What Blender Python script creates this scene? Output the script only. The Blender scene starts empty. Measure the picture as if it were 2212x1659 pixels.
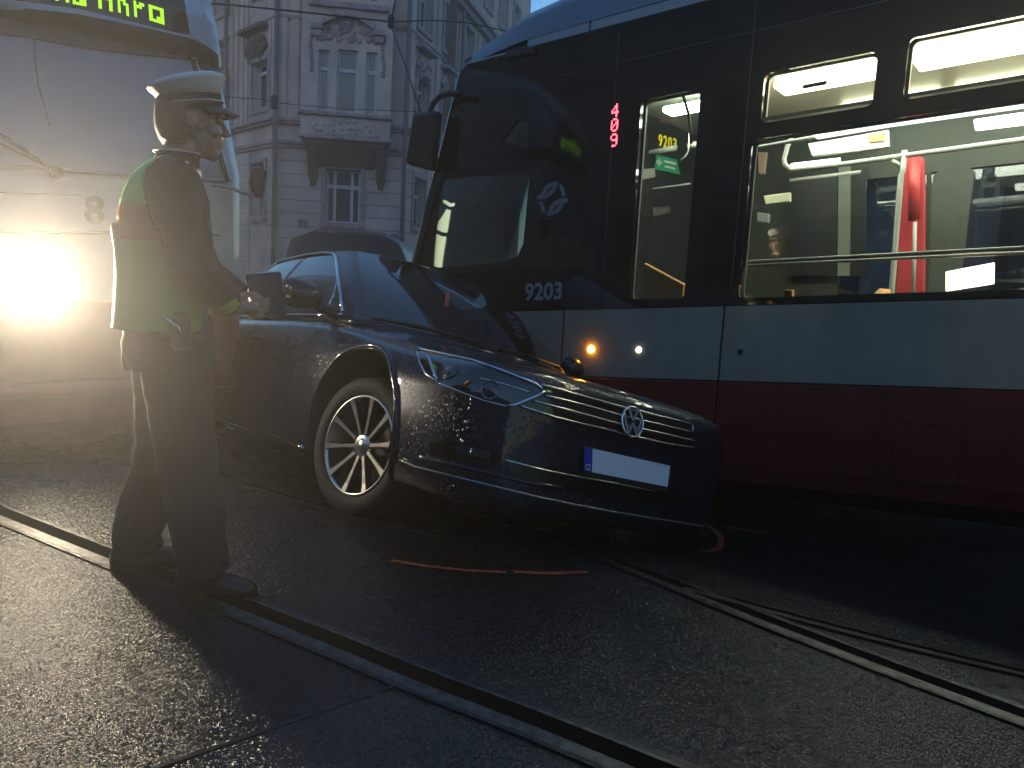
import bpy, bmesh, math, random
from mathutils import Vector as V, Matrix as MX
from mathutils.bvhtree import BVHTree
random.seed(7)
SC = bpy.context.scene
COL = SC.collection
R = math.radians

# ------------------------------------------------------------------ camera
F = 1720.0
PITCH = math.atan(223.7 / F)
ROLL = R(3.07)
CAM = V((0, 0, 1.22))
_f = V((0, math.cos(PITCH), -math.sin(PITCH)))
_u0 = V((0, math.sin(PITCH), math.cos(PITCH)))
_r0 = V((1, 0, 0))
_r = _r0 * math.cos(ROLL) + _u0 * math.sin(ROLL)
_u = _u0 * math.cos(ROLL) - _r0 * math.sin(ROLL)
cd = bpy.data.cameras.new('camera')
cam = bpy.data.objects.new('camera', cd)
COL.objects.link(cam)
cd.sensor_width = 36.0
cd.lens = F / 2212 * 36
cd.clip_start = 0.05
cd.clip_end = 900
M = MX.Identity(4)
for i in range(3):
    M[i][0] = _r[i]; M[i][1] = _u[i]; M[i][2] = -_f[i]; M[i][3] = CAM[i]
cam.matrix_world = M
SC.camera = cam

def ray(x, y):
    return _f * F + _r * (x - 1106) - _u * (y - 829.5)
def zz(X0, Y0, W, pts, S=2212):
    k = W / S
    return [((X0 + x * k) / 1.1573, (Y0 + y * k) / 1.1573) for x, y in pts]
def on_plane(q, P, n):
    d = ray(*q)
    return CAM + d * ((P - CAM).dot(n) / d.dot(n))
def atY(q, Y):
    d = ray(*q)
    return CAM + d * (Y / d.y)

# ------------------------------------------------------------------ ground
TAX = V((-.8112, .5848, 0)).normalized()     # along the right tram, towards its nose
TN = V((-TAX.y * -1, TAX.x * -1, 0))          # from the street into the tram
TN = V((.5848, .8112, 0))
def ground_z(x, y):
    t = min(1, max(0, (.5848 * x + .8112 * y - 2.6) / 2.4))
    return .085 - .37 * t * t * (3 - 2 * t)
def gnd(q, dz=0.0):
    z = .085
    for _ in range(6):
        d = ray(*q); P = CAM + d * ((z + dz - CAM.z) / d.z)
        z = ground_z(P.x, P.y)
    return V((P.x, P.y, z + dz))

# ------------------------------------------------------------------ materials
def nodes(name):
    m = bpy.data.materials.new(name); m.use_nodes = True
    nt = m.node_tree
    for n in list(nt.nodes): nt.nodes.remove(n)
    out = nt.nodes.new('ShaderNodeOutputMaterial')
    return m, nt, out
def N(nt, t, **kw):
    n = nt.nodes.new(t)
    for k, v in kw.items():
        if k in n.inputs: n.inputs[k].default_value = v
        else: setattr(n, k, v)
    return n
def ramp(nt, src, stops):
    r = N(nt, 'ShaderNodeValToRGB')
    e = r.color_ramp.elements
    while len(e) < len(stops): e.new(.5)
    for i, (p, c) in enumerate(stops):
        e[i].position = p
        e[i].color = (c, c, c, 1) if isinstance(c, (int, float)) else (*c, 1)
    nt.links.new(src, r.inputs[0])
    return r
MATS = {}
def mat(name, col=(.5,.5,.5), rough=.5, metal=0., coat=0., emit=None, es=1., var=None, bump=None, coat_rough=.04, spec=.5, rvar=None, drops=None):
    """procedural principled material; var=(scale, darker colour), bump=(scale, strength), rvar=(scale, lo, hi)"""
    if name in MATS: return MATS[name]
    m, nt, out = nodes(name)
    b = N(nt, 'ShaderNodeBsdfPrincipled')
    L = nt.links.new
    L(b.outputs[0], out.inputs[0])
    b.inputs['Base Color'].default_value = (*col, 1)
    b.inputs['Roughness'].default_value = rough
    b.inputs['Metallic'].default_value = metal
    b.inputs['Coat Weight'].default_value = coat
    b.inputs['Coat Roughness'].default_value = coat_rough
    b.inputs['Specular IOR Level'].default_value = spec
    tc = N(nt, 'ShaderNodeTexCoord')
    if var:
        n = N(nt, 'ShaderNodeTexNoise', Scale=var[0], Detail=6., Roughness=.62)
        L(tc.outputs['Object'], n.inputs['Vector'])
        r = ramp(nt, n.outputs[0], [(.36, var[1]), (.64, col)])
        L(r.outputs[0], b.inputs['Base Color'])
    if rvar:
        n = N(nt, 'ShaderNodeTexNoise', Scale=rvar[0], Detail=4.)
        L(tc.outputs['Object'], n.inputs['Vector'])
        r = ramp(nt, n.outputs[0], [(.35, rvar[1]), (.65, rvar[2])])
        L(r.outputs[0], b.inputs['Roughness'])
    if bump:
        n = N(nt, 'ShaderNodeTexNoise', Scale=bump[0], Detail=3.)
        L(tc.outputs['Object'], n.inputs['Vector'])
        bp = N(nt, 'ShaderNodeBump', Strength=bump[1], Distance=.01)
        L(n.outputs[0], bp.inputs['Height'])
        L(bp.outputs[0], b.inputs['Normal'])
    if drops:
        v = N(nt, 'ShaderNodeTexVoronoi', Scale=drops[0])
        L(tc.outputs['Object'], v.inputs['Vector'])
        r = ramp(nt, v.outputs['Distance'], [(.0, 1.), (.20, .8), (.34, .0)])
        bp = N(nt, 'ShaderNodeBump', Strength=drops[1], Distance=.004)
        L(r.outputs[0], bp.inputs['Height'])
        L(bp.outputs[0], b.inputs['Coat Normal'])
        bp2 = N(nt, 'ShaderNodeBump', Strength=drops[1] * .4, Distance=.004)
        L(r.outputs[0], bp2.inputs['Height'])
        L(bp2.outputs[0], b.inputs['Normal'])
    if emit:
        b.inputs['Emission Color'].default_value = (*emit, 1)
        b.inputs['Emission Strength'].default_value = es
    MATS[name] = m
    return m
def glass(name, tint=(.8,.85,.85), k=1.0, rough=.01):
    if name in MATS: return MATS[name]
    m, nt, out = nodes(name)
    fr = N(nt, 'ShaderNodeFresnel', IOR=1.5)
    mu = N(nt, 'ShaderNodeMath', operation='MULTIPLY'); mu.inputs[1].default_value = k
    mu.use_clamp = True
    tr = N(nt, 'ShaderNodeBsdfTransparent'); tr.inputs[0].default_value = (*tint, 1)
    gl = N(nt, 'ShaderNodeBsdfGlossy', Roughness=rough); gl.inputs[0].default_value = (1, 1, 1, 1)
    mx = N(nt, 'ShaderNodeMixShader')
    L = nt.links.new
    L(fr.outputs[0], mu.inputs[0]); L(mu.outputs[0], mx.inputs[0])
    L(tr.outputs[0], mx.inputs[1]); L(gl.outputs[0], mx.inputs[2]); L(mx.outputs[0], out.inputs[0])
    MATS[name] = m
    return m

# ------------------------------------------------------------------ mesh builder
WM = {}
class MB:
    def __init__(s, fn=None):
        s.bm = bmesh.new(); s.fn = fn; s.mi = 0
    def v(s, p):
        p = V(p)
        return s.bm.verts.new(s.fn(p) if s.fn else p)
    def f(s, vs):
        try:
            fc = s.bm.faces.new(vs); fc.material_index = s.mi
            return fc
        except ValueError:
            return None
    def poly(s, pts): return s.f([s.v(p) for p in pts])
    def box(s, c, size, rot=None):
        c = V(c); h = V(size) / 2
        vs = []
        for dx in (-1, 1):
            for dy in (-1, 1):
                for dz in (-1, 1):
                    p = V((dx * h.x, dy * h.y, dz * h.z))
                    if rot: p = rot @ p
                    vs.append(s.v(c + p))
        for q in ((0,1,3,2),(4,6,7,5),(0,4,5,1),(2,3,7,6),(0,2,6,4),(1,5,7,3)):
            s.f([vs[i] for i in q])
    def prism(s, pts, vec):
        vec = V(vec)
        a = [s.v(p) for p in pts]; b = [s.v(V(p) + vec) for p in pts]
        n = len(a)
        s.f(a); s.f(b[::-1])
        for i in range(n): s.f([a[i], b[i], b[(i+1) % n], a[(i+1) % n]])
    def plate(s, outer, holes, vec):
        """flat plate with holes, extruded by vec"""
        vec = V(vec)
        for off in (V((0,0,0)), vec):
            ed = []
            for lp in [outer] + holes:
                vs = [s.v(V(p) + off) for p in lp]
                for i in range(len(vs)):
                    ed.append(s.bm.edges.new((vs[i], vs[(i+1) % len(vs)])))
            g = bmesh.ops.triangle_fill(s.bm, use_beauty=True, edges=ed)
            for x in g['geom']:
                if isinstance(x, bmesh.types.BMFace): x.material_index = s.mi
        for lp in [outer] + holes:
            n = len(lp)
            for i in range(n):
                a, b = V(lp[i]), V(lp[(i+1) % n])
                s.poly([a, b, b + vec, a + vec])
        bmesh.ops.remove_doubles(s.bm, verts=s.bm.verts, dist=1e-5)
    def loft(s, rings, closed=True, cap=True):
        R_ = [[s.v(p) for p in r] for r in rings]
        n = len(R_[0])
        for a, b in zip(R_, R_[1:]):
            for i in range(n if closed else n - 1):
                j = (i + 1) % n
                s.f([a[i], a[j], b[j], b[i]])
        if cap and closed:
            s.f(R_[0][::-1]); s.f(R_[-1])
        return R_
    def tube(s, path, r, n=8, cap=True, flat=None):
        path = [V(p) for p in path]
        if len(path) < 2: return
        rs = r if isinstance(r, (list, tuple)) else [r] * len(path)
        rings = []; up = None
        for i, p in enumerate(path):
            t = (path[min(i+1, len(path)-1)] - path[max(i-1, 0)]).normalized()
            if up is None:
                up = V((0,0,1)) if abs(t.z) < .9 else V((1,0,0))
            a = t.cross(up).normalized(); b = a.cross(t).normalized(); up = b
            k = flat or 1.
            rings.append([p + (a * math.cos(2*math.pi*j/n) + b * math.sin(2*math.pi*j/n) * k) * rs[i] for j in range(n)])
        s.loft(rings, True, cap)
    def lathe(s, prof, c=(0,0,0), m=None, n=32, close=False):
        """profile [(r, z)] about z, turned by matrix m"""
        c = V(c); m = m or MX.Identity(3)
        rings = []
        for r, z in prof:
            rings.append([c + m @ V((r*math.cos(2*math.pi*j/n), r*math.sin(2*math.pi*j/n), z)) for j in range(n)])
        s.loft(rings, True, False)
        if close:
            s.loft([rings[-1], rings[0]], True, False)
    def build(s, name, m, parent=None, smooth=False, bevel=0, seg=2, world=False, sub=0, recalc=True, doubles=True):
        bm = s.bm
        if not bm.verts:
            print('EMPTY MESH', name); return None
        if doubles: bmesh.ops.remove_doubles(bm, verts=bm.verts, dist=1e-5)
        if recalc: bmesh.ops.recalc_face_normals(bm, faces=bm.faces)
        if world and parent: bm.transform(WM[parent.name].inverted())
        me = bpy.data.meshes.new(name)
        bm.to_mesh(me); bm.free()
        o = bpy.data.objects.new(name, me); COL.objects.link(o)
        for q in (m if isinstance(m, (list, tuple)) else [m]): me.materials.append(q)
        if parent:
            o.parent = parent; WM[o.name] = WM[parent.name].copy()
        else:
            WM[o.name] = MX.Identity(4)
        if bevel:
            b = o.modifiers.new('bevel', 'BEVEL'); b.width = bevel; b.segments = seg; b.limit_method = 'ANGLE'; b.angle_limit = R(40)
        if sub:
            b = o.modifiers.new('sub', 'SUBSURF'); b.levels = b.render_levels = sub
        if smooth:
            for p in me.polygons: p.use_smooth = True
        return o
def tag(o, label, cat, group=None, kind=None):
    if label: o['label'] = label
    if cat: o['category'] = cat
    if group: o['group'] = group
    if kind: o['kind'] = kind
    return o
def thing(name, label, cat, mw=None, group=None):
    o = bpy.data.objects.new(name, None); COL.objects.link(o)
    o.empty_display_size = .2
    mw = mw or MX.Identity(4)
    o.matrix_world = mw; WM[o.name] = mw.copy()
    return tag(o, label, cat, group)
def bake(o):
    """apply modifiers, return evaluated mesh as the object's own"""
    dg = bpy.context.evaluated_depsgraph_get(); dg.update()
    me = bpy.data.meshes.new_from_object(o.evaluated_get(dg))
    o.modifiers.clear(); o.data = me
    return o
def text_polys(txt, size=1.0, bold=0.0):
    """a text as mesh (2D), left-bottom at the origin; returns verts, faces"""
    cu = bpy.data.curves.new('txt', 'FONT'); cu.body = txt; cu.size = size; cu.offset = bold; cu.resolution_u = 3
    o = bpy.data.objects.new('txt', cu); COL.objects.link(o)
    dg = bpy.context.evaluated_depsgraph_get(); dg.update()
    me = bpy.data.meshes.new_from_object(o.evaluated_get(dg))
    vs = [v.co.copy() for v in me.vertices]; fs = [list(p.vertices) for p in me.polygons]
    bpy.data.objects.remove(o); bpy.data.curves.remove(cu); bpy.data.meshes.remove(me)
    w = max(v.x for v in vs); x0 = min(v.x for v in vs)
    return [V((v.x - x0, v.y, 0)) for v in vs], fs, w - x0
def add_text(mb, txt, fnp, size, bold=0.0, width=None, height=None):
    vs, fs, w = text_polys(txt, size, bold)
    hh = max(v.y for v in vs)
    kx = (width / w) if width else 1; ky = (height / hh) if height else 1
    bv = [mb.v(fnp(v.x * kx, v.y * ky)) for v in vs]
    for f in fs: mb.f([bv[i] for i in f])
PIX = {'0':'01110 10001 10011 10101 11001 10001 01110','1':'00100 01100 00100 00100 00100 00100 01110','2':'01110 10001 00001 00110 01000 10000 11111',
 '3':'11110 00001 00001 01110 00001 00001 11110','4':'00010 00110 01010 10010 11111 00010 00010','9':'01110 10001 10001 01111 00001 00001 01110','5':'11111 10000 11110 00001 00001 10001 01110',
 'O':'01110 10001 10001 10001 10001 10001 01110','o':'0000 0000 1111 1001 1001 1001 1111','A':'0110 1001 1001 1111 1001 1001 1001','h':'1000 1000 1110 1011 1001 1001 1001','r':'0000 0000 1011 1110 1000 1000 1000','a':'0000 0000 1111 1001 1001 1011 1111','n':'0000 0000 1110 1001 1001 1001 1001',':':'0 0 1 0 1 0 0'}
def pixel_text(mb, txt, fnp, cell, gap=1, fill=.9):
    x = 0
    for ch in txt:
        if ch == ' ': x += 3 * cell; continue
        rows = PIX[ch].split()
        for j, rw in enumerate(rows):
            for i, b in enumerate(rw):
                if b == '1':
                    a = x + i * cell; c = (6 - j) * cell; e = cell * fill
                    mb.poly([fnp(a, c), fnp(a + e, c), fnp(a + e, c + e), fnp(a, c + e)])
        x += (len(rows[0]) + gap) * cell
def bvh_of(o):
    bm = bmesh.new(); bm.from_mesh(o.data); bm.transform(WM[o.name])
    t = BVHTree.FromBMesh(bm); bm.free()
    return t
def hit(bvh, q):
    d = ray(*q).normalized()
    loc, nor, i, dist = bvh.ray_cast(CAM, d)
    if loc is None: return None
    if nor.dot(d) > 0: nor = -nor
    return loc, nor
def patch(bvh, pts, eps, name, m, parent, grid=9, thick=.006, smooth=True):
    """a panel cut to an outline and laid onto a curved body, with its own thickness"""
    bm = bmesh.new()
    vs = [bm.verts.new((x, y, 0)) for x, y in pts]
    ed = [bm.edges.new((vs[i], vs[(i+1) % len(vs)])) for i in range(len(vs))]
    bmesh.ops.triangle_fill(bm, use_beauty=True, edges=ed)
    xs = [p[0] for p in pts]; ys = [p[1] for p in pts]
    for a, b, ax in ((min(xs), max(xs), (1,0,0)), (min(ys), max(ys), (0,1,0))):
        k = a + grid
        while k < b:
            co = (k,0,0) if ax[0] else (0,k,0)
            bmesh.ops.bisect_plane(bm, geom=bm.verts[:] + bm.edges[:] + bm.faces[:], plane_co=co, plane_no=ax, dist=.01)
            k += grid
    bmesh.ops.dissolve_limit(bm, angle_limit=.001, verts=bm.verts, edges=[]) if False else None
    last = None; todo = []
    hits = {}
    for v in bm.verts:
        h = hit(bvh, (v.co.x, v.co.y))
        if h: hits[v] = h
    for v in bm.verts:
        if v not in hits and hits:
            q = v.co.copy()
            w = min(hits, key=lambda t: (t.co - q).length_squared)
            hits[v] = (on_plane((q.x, q.y), hits[w][0], hits[w][1]) if abs(hits[w][1].dot(ray(q.x, q.y).normalized())) > .15 else hits[w][0], hits[w][1])
    if not hits:
        bm.free(); return None
    top = {}
    nb = bmesh.new()
    for v in bm.verts:
        l, n = hits[v]
        top[v] = (nb.verts.new(l + n * eps), nb.verts.new(l + n * (eps - thick)))
    for f in bm.faces:
        nb.faces.new([top[v][0] for v in f.verts])
    for e in bm.edges:
        if len(e.link_faces) == 1:
            a, b = e.verts
            nb.faces.new([top[a][0], top[b][0], top[b][1], top[a][1]])
    bm.free()
    mb = MB(); mb.bm.free(); mb.bm = nb
    o = mb.build(name, m, parent, world=True, doubles=False)
    if smooth:
        for p in o.data.polygons: p.use_smooth = len(p.vertices) != 4 or True
        try: o.data.set_sharp_from_angle(angle=R(35))
        except Exception: pass
    return o
def surf_path(bvh, pts, eps=.002, step=8):
    out = []
    for (x0, y0), (x1, y1) in zip(pts, pts[1:]):
        n = max(1, int(math.hypot(x1-x0, y1-y0) / step))
        for i in range(n):
            h = hit(bvh, (x0 + (x1-x0)*i/n, y0 + (y1-y0)*i/n))
            if h: out.append(h[0] + h[1] * eps)
    h = hit(bvh, pts[-1])
    if h: out.append(h[0] + h[1] * eps)
    return out
def fr(x, y, z=(0,0,1), o=(0,0,0)):
    m = MX.Identity(4)
    for i in range(3):
        m[i][0] = x[i]; m[i][1] = y[i]; m[i][2] = z[i]; m[i][3] = o[i]
    return m
def rrect(s0, s1, h0, h1, r, y=0.0, n=4):
    out = []
    for cx, cz, a0 in ((s1-r, h1-r, 0), (s0+r, h1-r, 90), (s0+r, h0+r, 180), (s1-r, h0+r, 270)):
        for i in range(n + 1):
            a = R(a0 + 90 * i / n)
            out.append(V((cx + r*math.cos(a), y, cz + r*math.sin(a))))
    return out
HAZE = .0076
# ------------------------------------------------------------------ road
def road_mat(name, c0, c1, r0, r1, bs):
    m, nt, out = nodes(name)
    L = nt.links.new
    b = N(nt, 'ShaderNodeBsdfPrincipled'); L(b.outputs[0], out.inputs[0])
    tc = N(nt, 'ShaderNodeTexCoord')
    big = N(nt, 'ShaderNodeTexNoise', Scale=.9, Detail=7., Roughness=.6); L(tc.outputs['Object'], big.inputs['Vector'])
    fine = N(nt, 'ShaderNodeTexVoronoi', Scale=120.); L(tc.outputs['Object'], fine.inputs['Vector'])
    fine2 = N(nt, 'ShaderNodeTexNoise', Scale=150., Detail=2., Roughness=.6); L(tc.outputs['Object'], fine2.inputs['Vector'])
    c = ramp(nt, fine2.outputs[0], [(.35, c0), (.7, c1)])
    st = ramp(nt, big.outputs[0], [(.35, .6), (.65, 1.05)])
    mu = N(nt, 'ShaderNodeMix', data_type='RGBA', blend_type='MULTIPLY'); mu.inputs[0].default_value = 1
    L(c.outputs[0], mu.inputs[6]); L(st.outputs[0], mu.inputs[7]); L(mu.outputs[2], b.inputs['Base Color'])
    rr = ramp(nt, big.outputs[0], [(.38, r0), (.62, r1)]); L(rr.outputs[0], b.inputs['Roughness'])
    bp = N(nt, 'ShaderNodeBump', Strength=bs, Distance=.010); L(fine2.outputs[0], bp.inputs['Height'])
    fc = N(nt, 'ShaderNodeTexVoronoi', Scale=215.); L(tc.outputs['Object'], fc.inputs['Vector'])      # little stone facets catching the light
    s1 = N(nt, 'ShaderNodeVectorMath', operation='SUBTRACT'); s1.inputs[1].default_value = (.5, .5, .5); L(fc.outputs['Color'], s1.inputs[0])
    s2 = N(nt, 'ShaderNodeVectorMath', operation='SCALE'); s2.inputs['Scale'].default_value = .5; L(s1.outputs[0], s2.inputs[0])
    s3 = N(nt, 'ShaderNodeVectorMath', operation='ADD'); L(bp.outputs[0], s3.inputs[0]); L(s2.outputs[0], s3.inputs[1])
    s4 = N(nt, 'ShaderNodeVectorMath', operation='NORMALIZE'); L(s3.outputs[0], s4.inputs[0])
    L(s4.outputs[0], b.inputs['Normal'])
    b.inputs['Specular IOR Level'].default_value = .42
    return m
M_road = road_mat('wet_asphalt', (.004, .004, .0045), (.030, .029, .028), .20, .36, .3)
M_patch = road_mat('pale_sheen_asphalt', (.008, .0078, .0074), (.055, .052, .05), .16, .30, .3)  # wet reflection put into a paler base colour
mb = MB()
ds = [-60, -30, -12, -6, -3, -1, 0, 1, 2, 2.4, 2.6] + [2.6 + .15*i for i in range(1, 17)] + [5.2, 6, 8, 12, 20, 40, 70]
ss = [-70 + 7*i for i in range(21)]
vs = [[None]*len(ss) for _ in ds]
for i, d in enumerate(ds):
    for j, s in enumerate(ss):
        P = TN * d + TAX * s
        vs[i][j] = mb.v((P.x, P.y, ground_z(P.x, P.y)))
for i in range(len(ds)-1):
    for j in range(len(ss)-1):
        mb.f([vs[i][j], vs[i][j+1], vs[i+1][j+1], vs[i+1][j]])
road = mb.build('road', M_road, smooth=True)
road['kind'] = 'structure'
# panel at the near left, toned paler for its wet sheen, edge towards the rail
def lay(pts, z, name, m, step=None):
    mb = MB(); P = [gnd(q) + V((0, 0, z)) for q in pts]
    mb.prism([p + V((0,0,-.02)) for p in P], (0, 0, .02)); return mb.build(name, m)
pan = lay([(250, 1694), (360, 1655), (600, 1572), (830, 1492), (905, 1528), (1060, 1592), (1190, 1650), (1330, 1712), (1500, 1800), (1300, 2100), (700, 2300), (100, 2100)], .004, 'road_panel', M_patch)
pan['kind'] = 'structure'
M_tar = mat('tar_joint', (.006, .006, .006), .35)
def ribbon(path, w0, w1, z, name, m, parent=None, h=.004, fn=None):
    """a strip lying along a ground path between two sideways offsets"""
    mb = MB(); A = []
    for i, p in enumerate(path):
        t = (path[min(i+1, len(path)-1)] - path[max(i-1, 0)]); t.z = 0; t.normalize()
        n = V((-t.y, t.x, 0))
        a, b = p + n*w0, p + n*w1
        A.append([V((a.x, a.y, ground_z(a.x, a.y) + z)), V((b.x, b.y, ground_z(b.x, b.y) + z)), V((b.x, b.y, ground_z(b.x, b.y) + z - h)), V((a.x, a.y, ground_z(a.x, a.y) + z - h))])
    mb.loft(A, True, True)
    return mb.build(name, m, parent, world=bool(parent))
def smooth_path(pts, n=60):
    P = [gnd(q) for q in pts]
    out = []
    for i in range(len(P) - 1):
        p0, p1, p2, p3 = P[max(i-1, 0)], P[i], P[i+1], P[min(i+2, len(P)-1)]
        k = max(2, n // (len(P) - 1))
        for j in range(k):
            t = j / k
            out.append(.5 * ((2*p1) + (p2-p0)*t + (2*p0-5*p1+4*p2-p3)*t*t + (3*p1-p0-3*p2+p3)*t**3))
    out.append(P[-1]); return out
jt = smooth_path([(250, 1694), (360, 1655), (600, 1572), (830, 1492), (880, 1474)], 24)
o = ribbon(jt, -.006, .006, .006, 'road_joint', M_tar); o['kind'] = 'structure'

# ------------------------------------------------------------------ rails
M_steel = mat('worn_rail_steel', (.17, .168, .165), .42, metal=1., var=(25, (.07, .068, .065)), bump=(40, .08))
M_gap = mat('rail_groove_shade', (.003, .003, .003), .9, spec=.05)  # black strip painting the shade of an open groove
M_bit = mat('rail_sealant', (.012, .012, .012), .3, bump=(60, .4))
def rail(path, label, w=1.0, grp='tram rails set in the road'):
    r = thing('tram_rail', label, 'rail', MX.Translation(path[len(path)//2]), grp)
    ribbon(path, -.055*w, -.012*w, .007, 'rail_head', M_steel, r)
    ribbon(path, -.012*w, .056*w, .003, 'groove', M_gap, r)
    ribbon(path, .056*w, .068*w, .006, 'guard_lip', M_steel, r)
    ribbon(path, .068*w, .092*w, .0055, 'sealant', M_bit, r)
    ribbon(path, -.070*w, -.055*w, .0065, 'sealant', M_bit, r)
    return r
RA = smooth_path([(-700, 880), (-150, 1052), (0, 1112), (170, 1180), (300, 1232), (460, 1292), (700, 1387), (900, 1470), (1140, 1562), (1390, 1664), (1650, 1768), (2000, 1900)], 110)
rail(RA, 'near grooved tram rail running from under the officer to the bottom edge')
RB = smooth_path([(1040, 1105), (1310, 1208), (1600, 1322), (1900, 1437), (2212, 1553), (2500, 1660)], 80)
rail(RB, 'dark grooved tram rail crossing the lower right of the road', .9)
RC = smooth_path([(1480, 1270), (1701, 1330), (1950, 1394), (2212, 1456), (2500, 1522)], 60)
rail(RC, 'thin shiny rail branching off towards the right edge near the big tram', .6)

RD = smooth_path([(300, 968), (430, 1014), (600, 1068), (690, 1093), (800, 1122), (960, 1160)], 40)
rail(RD, 'rail glinting in the dark beside the front wheel of the crashed car', .7)

# ------------------------------------------------------------------ paint marks on the road
M_paint = mat('orange_spray_paint', (.50, .10, .045), .55, var=(60, (.16, .035, .02)))
def mark(pts, w, label):
    p = smooth_path(pts, 30)
    o = ribbon(p, -w/2, w/2, .0045, 'paint_mark', M_paint, None, .002)
    return tag(o, label, 'paint mark', 'orange accident marks sprayed on the road')
mark([(845, 1212), (920, 1224), (1000, 1233), (1095, 1238)], .022, 'long curved orange spray line in front of the car wheel')
mark([(1110, 1237), (1190, 1240), (1270, 1237)], .026, 'short straight orange spray line following the long curved one')
mark([(1512, 1130), (1540, 1142), (1557, 1160), (1556, 1175), (1540, 1187), (1514, 1188)], .035, 'hook shaped orange spray mark under the corner of the bumper')
mark([(1560, 1136), (1610, 1145), (1665, 1154)], .016, 'thin faint orange spray line beside the hook shaped mark')

# ------------------------------------------------------------------ corner building
M_wall = mat('stained_stucco', (.64, .48, .44), .9, var=(.8, (.43, .315, .285)), bump=(6, .25))
M_trim = mat('stucco_moulding', (.46, .33, .35), .9, var=(4, (.24, .17, .18)), bump=(14, .3))
M_dark = mat('dark_brown_stone', (.19, .10, .085), .95, var=(3, (.10, .05, .045)), bump=(10, .4))  # dark brown stone for corbel, left cartouches and inner mass
M_wfr = mat('white_window_paint', (.5, .5, .53), .6)
M_pane = mat('window_glass_curtained', (.045, .05, .09), .05, var=(5, (.02, .02, .03)), spec=.8)
M_pipe = mat('zinc_downpipe', (.12, .115, .125), .6)
M_roofm = mat('roof_tiles', (.10, .06, .05), .8)
BO = V((-7.369, 26.98, 0)) * 0 + atY(zz(500,0,640,[(900,600)])[0], 27.)
BO.z = -.3
uc = V((math.sin(R(82)), math.cos(R(82)), 0)); nc = V((uc.y, -uc.x, 0))
ul = V((-math.sin(R(42.5)), math.cos(R(42.5)), 0)); nl = V((-ul.y, ul.x, 0))
ur = V((math.sin(R(13)), math.cos(R(13)), 0)); nr = V((ur.y, -ur.x, 0))
bld = thing('corner_building', 'ornate stucco corner house with a bay window, behind the cars', 'building', MX.Translation(BO))
OC = BO; OLf = BO + uc * -.85; ORt = BO + uc * 3.33
class Fac:
    """a facade plane: u along it, z up (world), w out of the wall"""
    def __init__(s, o, u, n): s.o, s.u, s.n = o, u, n
    def p(s, u, z, w=0.0): q = s.o + s.u*u + s.n*w; return V((q.x, q.y, z))
FC, FL, FR = Fac(OC, uc, nc), Fac(OLf, ul, nl), Fac(ORt, ur, nr)
TOP = 16.5
def slab(fc, u0, u1, z0, z1, w0, w1, mb):
    mb.prism([fc.p(u0,z0,w0), fc.p(u1,z0,w0), fc.p(u1,z1,w0), fc.p(u0,z1,w0)], fc.n*(w1-w0))
# wall shells with window openings
def rect(fc, u0, u1, z0, z1, w=0): return [fc.p(u0,z0,w), fc.p(u1,z0,w), fc.p(u1,z1,w), fc.p(u0,z1,w)]
def archrect(fc, u0, u1, z0, z1, rise, w=0):
    pts = [fc.p(u0,z0,w), fc.p(u1,z0,w)]
    for i in range(9):
        a = math.pi * i / 8
        pts.append(fc.p((u0+u1)/2 + (u1-u0)/2*math.cos(a), z1 - rise + rise*math.sin(a), w))
    return pts
holesC = [(.78, 1.90, 2.82, 4.57), ]
LW = [(.55, 1.75, 6.5, 8.0), (3.9, 5.1, 6.5, 8.0), (7.0, 8.2, 6.5, 8.0), (.6, 1.7, 10.2, 12.4), (3.9, 5.0, 10.2, 12.4), (7., 8.1, 10.2, 12.4), (.75, 1.75, 2.9, 4.7), (3.9, 4.9, 2.9, 4.7), (7.0, 8.0, 2.9, 4.7)]
RW = []
for k in range(6):
    a = .85 + 2.6*k
    RW += [(a, a+1.15, 6.5, 8.0), (a, a+1.15, 9.6, 11.2), (a, a+1.15, 2.9, 4.6), (a, a+1.15, 12.9, 14.6)]
mb = MB()
mb.plate(rect(FC, -.85, 3.33, -.4, TOP), [rect(FC, *h) for h in holesC], -nc*.35)
mb.plate(rect(FL, 0, 14, -.4, TOP), [rect(FL, *h) for h in LW], -nl*.35)
mb.plate(rect(FR, 0, 17.2, -.4, TOP), [rect(FR, *h) for h in RW], -nr*.35)
slab(FR, 17.2, 17.5, -.4, TOP, -8, 0, mb)
mb.build('wall', M_wall, bld, world=True)
mb = MB(); slab(FL, -.3, 14, -.4, TOP+1, -7, -1.2, mb); slab(FR, 1.0, 17.1, -.4, TOP+1, -7, -1.5, mb)
mb.build('inner_mass', M_dark, bld, world=True)
# rustication courses of the ground floor
def course_list(): return [1.0, 1.42, 1.84, 2.26, 2.68, 3.10, 3.52, 3.94, 4.36, 4.78]
def courses(fc, a, b):
    prof = [(0., -.4)]
    for z in course_list(): prof += [(.012, z-.045), (.045, z-.03), (.045, z+.33), (.012, z+.345)]
    prof += [(0., 5.14)]
    mb = MB(); mb.prism([fc.p(a, z, w) for w, z in prof], fc.u*(b-a)); mb.build('rusticated_wall', M_wall, bld, world=True)
courses(FC, -.85, .62); courses(FC, 2.06, 3.33)
lx = [0] + sum(([w[0]-.18, w[1]+.18] for w in LW[6:]), []) + [14]
for i in range(0, len(lx), 2): courses(FL, lx[i], lx[i+1])
rw = [w for w in RW if w[2] == 2.9]
rx = [0] + sum(([w[0]-.18, w[1]+.18] for w in rw), []) + [17.2]
for i in range(0, len(rx), 2): courses(FR, rx[i], rx[i+1])
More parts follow.
